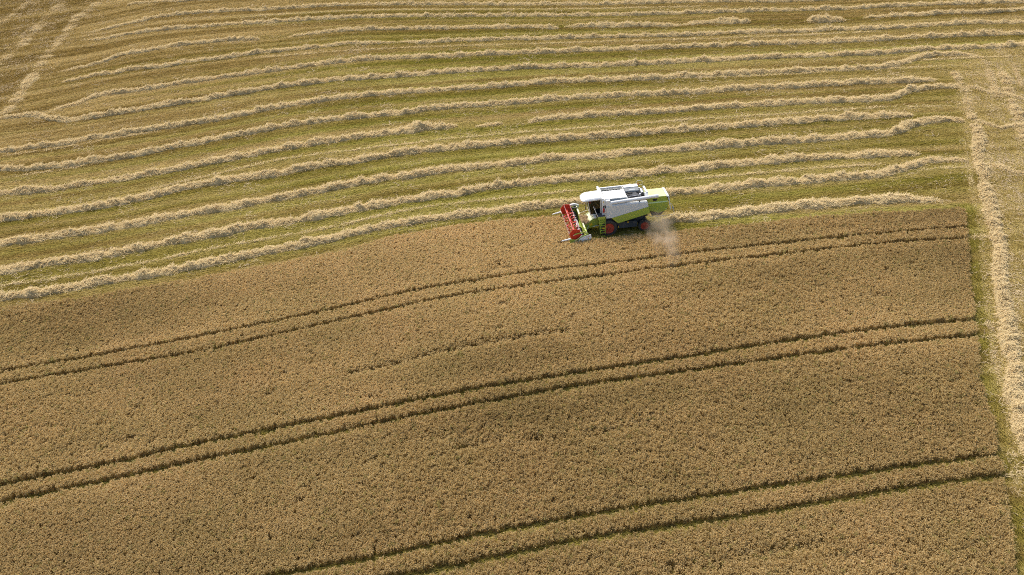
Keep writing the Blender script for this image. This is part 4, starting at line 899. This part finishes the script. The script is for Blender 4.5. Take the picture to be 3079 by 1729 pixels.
# reel
TINE = paint('tine_bar_paint', (.52, .33, .32), .4, .3)
RC = (3.30, 1.12); RR = .58
def hexa(r, off=0): return [(RC[0] + r * math.cos(off + i * math.pi / 3), RC[1] + r * math.sin(off + i * math.pi / 3)) for i in range(6)]
reel = bpy.data.objects.new('reel', None); COL.objects.link(reel); reel.parent = HD
def part3(b, name, m, **k): return b.build(name, m, HD, **k)
part3(MB().prism(hexa(RR, .12), 2.38, 2.41), 'reel_disc', RED, bevel=.004)
part3(MB().prism(hexa(RR, .12), -2.41, -2.38), 'reel_disc', RED, bevel=.004)
rt = MB().tube([(RC[0], -2.45, RC[1]), (RC[0], 2.45, RC[1])], .09, 14); part3(rt, 'reel_tube', paint('reel_tube_paint', (.62, .06, .04), .35, .2), smooth=True)
for yy in (-.85, .85, -2.30, 2.30)[:2]:
    s_ = MB(); hp = hexa(RR * .97, .12); hq = hexa(RR * .52, .12 + math.pi / 6)
    for i in range(6):
        a = hp[i]; b = hq[i]; c = hp[(i + 1) % 6]
        s_.bar((a[0], yy, a[1]), (b[0], yy, b[1]), .08, .05).bar((b[0], yy, b[1]), (c[0], yy, c[1]), .08, .05).bar((RC[0], yy, RC[1]), (b[0], yy, b[1]), .08, .05)
        s_.bar((a[0], yy + .02, a[1]), (c[0], yy + .02, c[1]), .03, .02)
    part3(s_, 'reel_spider', RED, bevel=0)
for i, (x, z) in enumerate(hexa(RR * .97, .12)):
    b = MB().tube([(x, -2.42, z), (x, 2.42, z)], .013, 6)
    for j in range(32):
        y = -2.36 + j * .152; b.add([(x, y - .003, z), (x, y + .003, z), (x + .04, y + .002, z - .15), (x + .04, y - .002, z - .15)], [(0, 1, 2, 3)])
    part3(b, 'tine_bar', TINE, bevel=0)
bpy.data.objects.remove(reel)
for sd in (1, -1):
    ar = MB().bar((2.32, sd * 2.47, 1.36), (3.42, sd * 2.47, 1.16), .05, .10).build('reel_arm', GREEN, HD, .008)
    MB().bar((3.20, sd * 2.43, 1.14), (3.52, sd * 2.43, 1.05), .03, .05).build('bearing_plate', CREAM, ar, .004)
    MB().tube([(2.35, sd * 2.47, .95), (2.95, sd * 2.47, 1.22)], .03, 8).build('reel_cylinder', BLACK, ar, smooth=True)
MB().box(2.30, 2.50, -2.1, -1.95, 1.32, 1.42).box(2.4, 2.6, -2.5, -2.3, 1.32, 1.45).build('drive_motor', BLACK, HD, .02)

# heap of chaff lying on the feeder house
def chaff():
    nx, ny = 26, 30; V = []; q = []
    x0, x1, y0, y1 = 1.66, 2.44, -.66, .80
    for i in range(nx):
        for j in range(ny):
            x = x0 + (x1 - x0) * i / (nx - 1); y = y0 + (y1 - y0) * j / (ny - 1)
            zb = 1.06 + (2.14 - min(x, 2.14)) * .615 + .27 * max(0, min(1, (x - 2.06) / .2))
            e = min(1, (x - x0 - .08 - .07 * math.sin(y * 7)) / .14) * min(1, (x1 - x + .02) / .12)
            e = max(0, min(1, e)) * min(1, (y1 - abs(y)) / .12)
            z = zb + (-.03 if e <= 0 else .004) + (.07 + .05 * float(N3(x * 6, y * 6)) + .05 * float(N1(x * 15, y * 15))) * e
            V.append((x, y, z))
    F = [(i * ny + j, (i + 1) * ny + j, (i + 1) * ny + j + 1, i * ny + j + 1) for i in range(nx - 1) for j in range(ny - 1)]
    V = np.array(V); M = np.array(H.matrix_basis if False else Matrix.Translation(HO) @ Matrix.Rotation(math.pi + HTH, 4, 'Z'))
    r = np.random.RandomState(5); k = 1500; idx = r.randint(0, len(V), k)
    P = V[idx] + np.c_[r.normal(0, .02, (k, 2)), .01 + .02 * r.rand(k)]; a = r.rand(k) * 6.28; l = .04 + .09 * r.rand(k)
    v, f, m = ribbons(P, np.c_[np.cos(a) * l, np.sin(a) * l, r.normal(0, .015, k)], np.c_[-np.sin(a), np.cos(a), np.zeros(k)], np.full(k, .006), 1)
    A = np.concatenate([V, v]); A = A @ M[:3, :3].T + M[:3, 3]
    o = link('chaff_heap', mesh_np('chaff_heap', A, np.concatenate([np.array(F), f + len(V)]), {'c': np.concatenate([np.full(len(V), .3), np.repeat(r.rand(k), m)]), 'tone': np.full(len(A), .33), 'green': np.zeros(len(A))}, [M_CHAFF]))
    tag(o, 'tan heap of chaff and grain lying on the green feeder housing', 'chaff heap')
M_CHAFF = foliage_mat('chaff', [(0, (.22, .15, .08)), (.5, (.42, .31, .18)), (1, (.6, .47, .3))], [(0, (.3, .2, .1)), (1, (.6, .5, .3))], instancer=False)
chaff()

# ---------------------------------------------------------------- bush in the far left corner
def bush(x, y):
    e = bpy.data.objects.new('hedge_bush', None); COL.objects.link(e); e.location = (x, y, 0)
    r = np.random.RandomState(9)
    s = MB()
    for i in range(7):
        a = r.rand() * 6.28; s.tube([(math.cos(a) * .2, math.sin(a) * .2, 0), (math.cos(a) * .7, math.sin(a) * .7, 1.2), (math.cos(a) * 1.5, math.sin(a) * 1.5, 2.4)], [.09, .06, .025], 6)
    s.build('stems', mat('bark', (.09, .07, .05), .9), e, smooth=True)
    k = 9000; d = r.normal(0, 1, (k, 3)); d /= np.linalg.norm(d, axis=1)[:, None]
    lob = .75 + .5 * N2.f(d[:, 0] * 2 + 5, d[:, 1] * 2 + d[:, 2] * 2, 2)
    P = d * (np.array([4.2, 3.4, 2.0]) * (.55 + .45 * r.rand(k)[:, None]) * lob[:, None]) + np.array([0, 0, 1.9]); P = P[P[:, 2] > .1]; k = len(P)
    a = r.rand(k) * 6.28; D = np.c_[np.cos(a), np.sin(a), r.normal(0, .5, k)] * .16
    v, f, m = ribbons(P, D, np.c_[-np.sin(a), np.cos(a), r.normal(0, .4, k)], np.full(k, .06), 1)
    M_LEAF = foliage_mat('bush_leaves', [(0, (.012, .03, .008)), (1, (.06, .11, .03))], [(0, (.02, .05, .01)), (1, (.05, .1, .02))], instancer=False)
    link('foliage', mesh_np('foliage', v, f, {'c': np.repeat(r.rand(k), m), 'tone': np.full(len(v), .5), 'green': np.zeros(len(v))}, [M_LEAF]), e)
    tag(e, 'dark green hedge bush just showing in the top left corner', 'bush')
bush(BUSH[0][0] + 1.4, BUSH[0][1] + 1.5)

# ---------------------------------------------------------------- dust behind the machine
def dust():
    bm = bmesh.new(); bmesh.ops.create_icosphere(bm, subdivisions=4, radius=1)
    c0 = Vector(hl(-4.15, 4.2) + (1.05,))
    for v in bm.verts:
        d = v.co.copy(); n = float(N1.f(d.x * 1.3 + 4, d.y * 1.3 + d.z * 1.7, 3)); k = .75 + .5 * n
        v.co = Vector((d.x * 1.55 * k, d.y * 5.4 * k, d.z * 1.75 * k))
    me = bpy.data.meshes.new('dust_cloud'); bm.to_mesh(me); bm.free()
    o = link('dust_cloud', me); o.location = c0; o.rotation_euler = (0, 0, R_(3))
    m = bpy.data.materials.new('dust'); m.use_nodes = True; nt = m.node_tree; nt.nodes.clear(); L = nt.links
    out = nd(m, 'ShaderNodeOutputMaterial'); pv = nd(m, 'ShaderNodeVolumePrincipled'); pv.inputs['Color'].default_value = (.84, .70, .52, 1); pv.inputs['Anisotropy'].default_value = .2
    tc = nd(m, 'ShaderNodeTexCoord'); n = nd(m, 'ShaderNodeTexNoise'); n.inputs['Scale'].default_value = .75; n.inputs['Detail'].default_value = 5; n.inputs['Roughness'].default_value = .6; n.inputs['Distortion'].default_value = .6
    L.new(tc.outputs['Object'], n.inputs['Vector'])
    mp = nd(m, 'ShaderNodeVectorMath', operation='DIVIDE'); mp.inputs[1].default_value = (1.55, 5.4, 1.75); L.new(tc.outputs['Object'], mp.inputs[0])
    ln = nd(m, 'ShaderNodeVectorMath', operation='LENGTH'); L.new(mp.outputs[0], ln.inputs[0])
    fo = nd(m, 'ShaderNodeMapRange'); fo.inputs[1].default_value = .95; fo.inputs[2].default_value = .1; fo.inputs[3].default_value = 0; fo.inputs[4].default_value = 1; L.new(ln.outputs[1], fo.inputs[0])
    mr = nd(m, 'ShaderNodeMapRange'); mr.inputs[1].default_value = .42; mr.inputs[2].default_value = .72; L.new(n.outputs[0], mr.inputs[0])
    mu = nd(m, 'ShaderNodeMath', operation='MULTIPLY'); L.new(fo.outputs[0], mu.inputs[0]); L.new(mr.outputs[0], mu.inputs[1])
    m2 = nd(m, 'ShaderNodeMath', operation='MULTIPLY'); m2.inputs[1].default_value = 1.45; L.new(mu.outputs[0], m2.inputs[0]); L.new(m2.outputs[0], pv.inputs['Density'])
    L.new(pv.outputs[0], out.inputs['Volume']); me.materials.append(m)
    tag(o, 'drifting brown dust cloud behind the rear wheel of the combine', 'dust', kind='stuff')
dust()
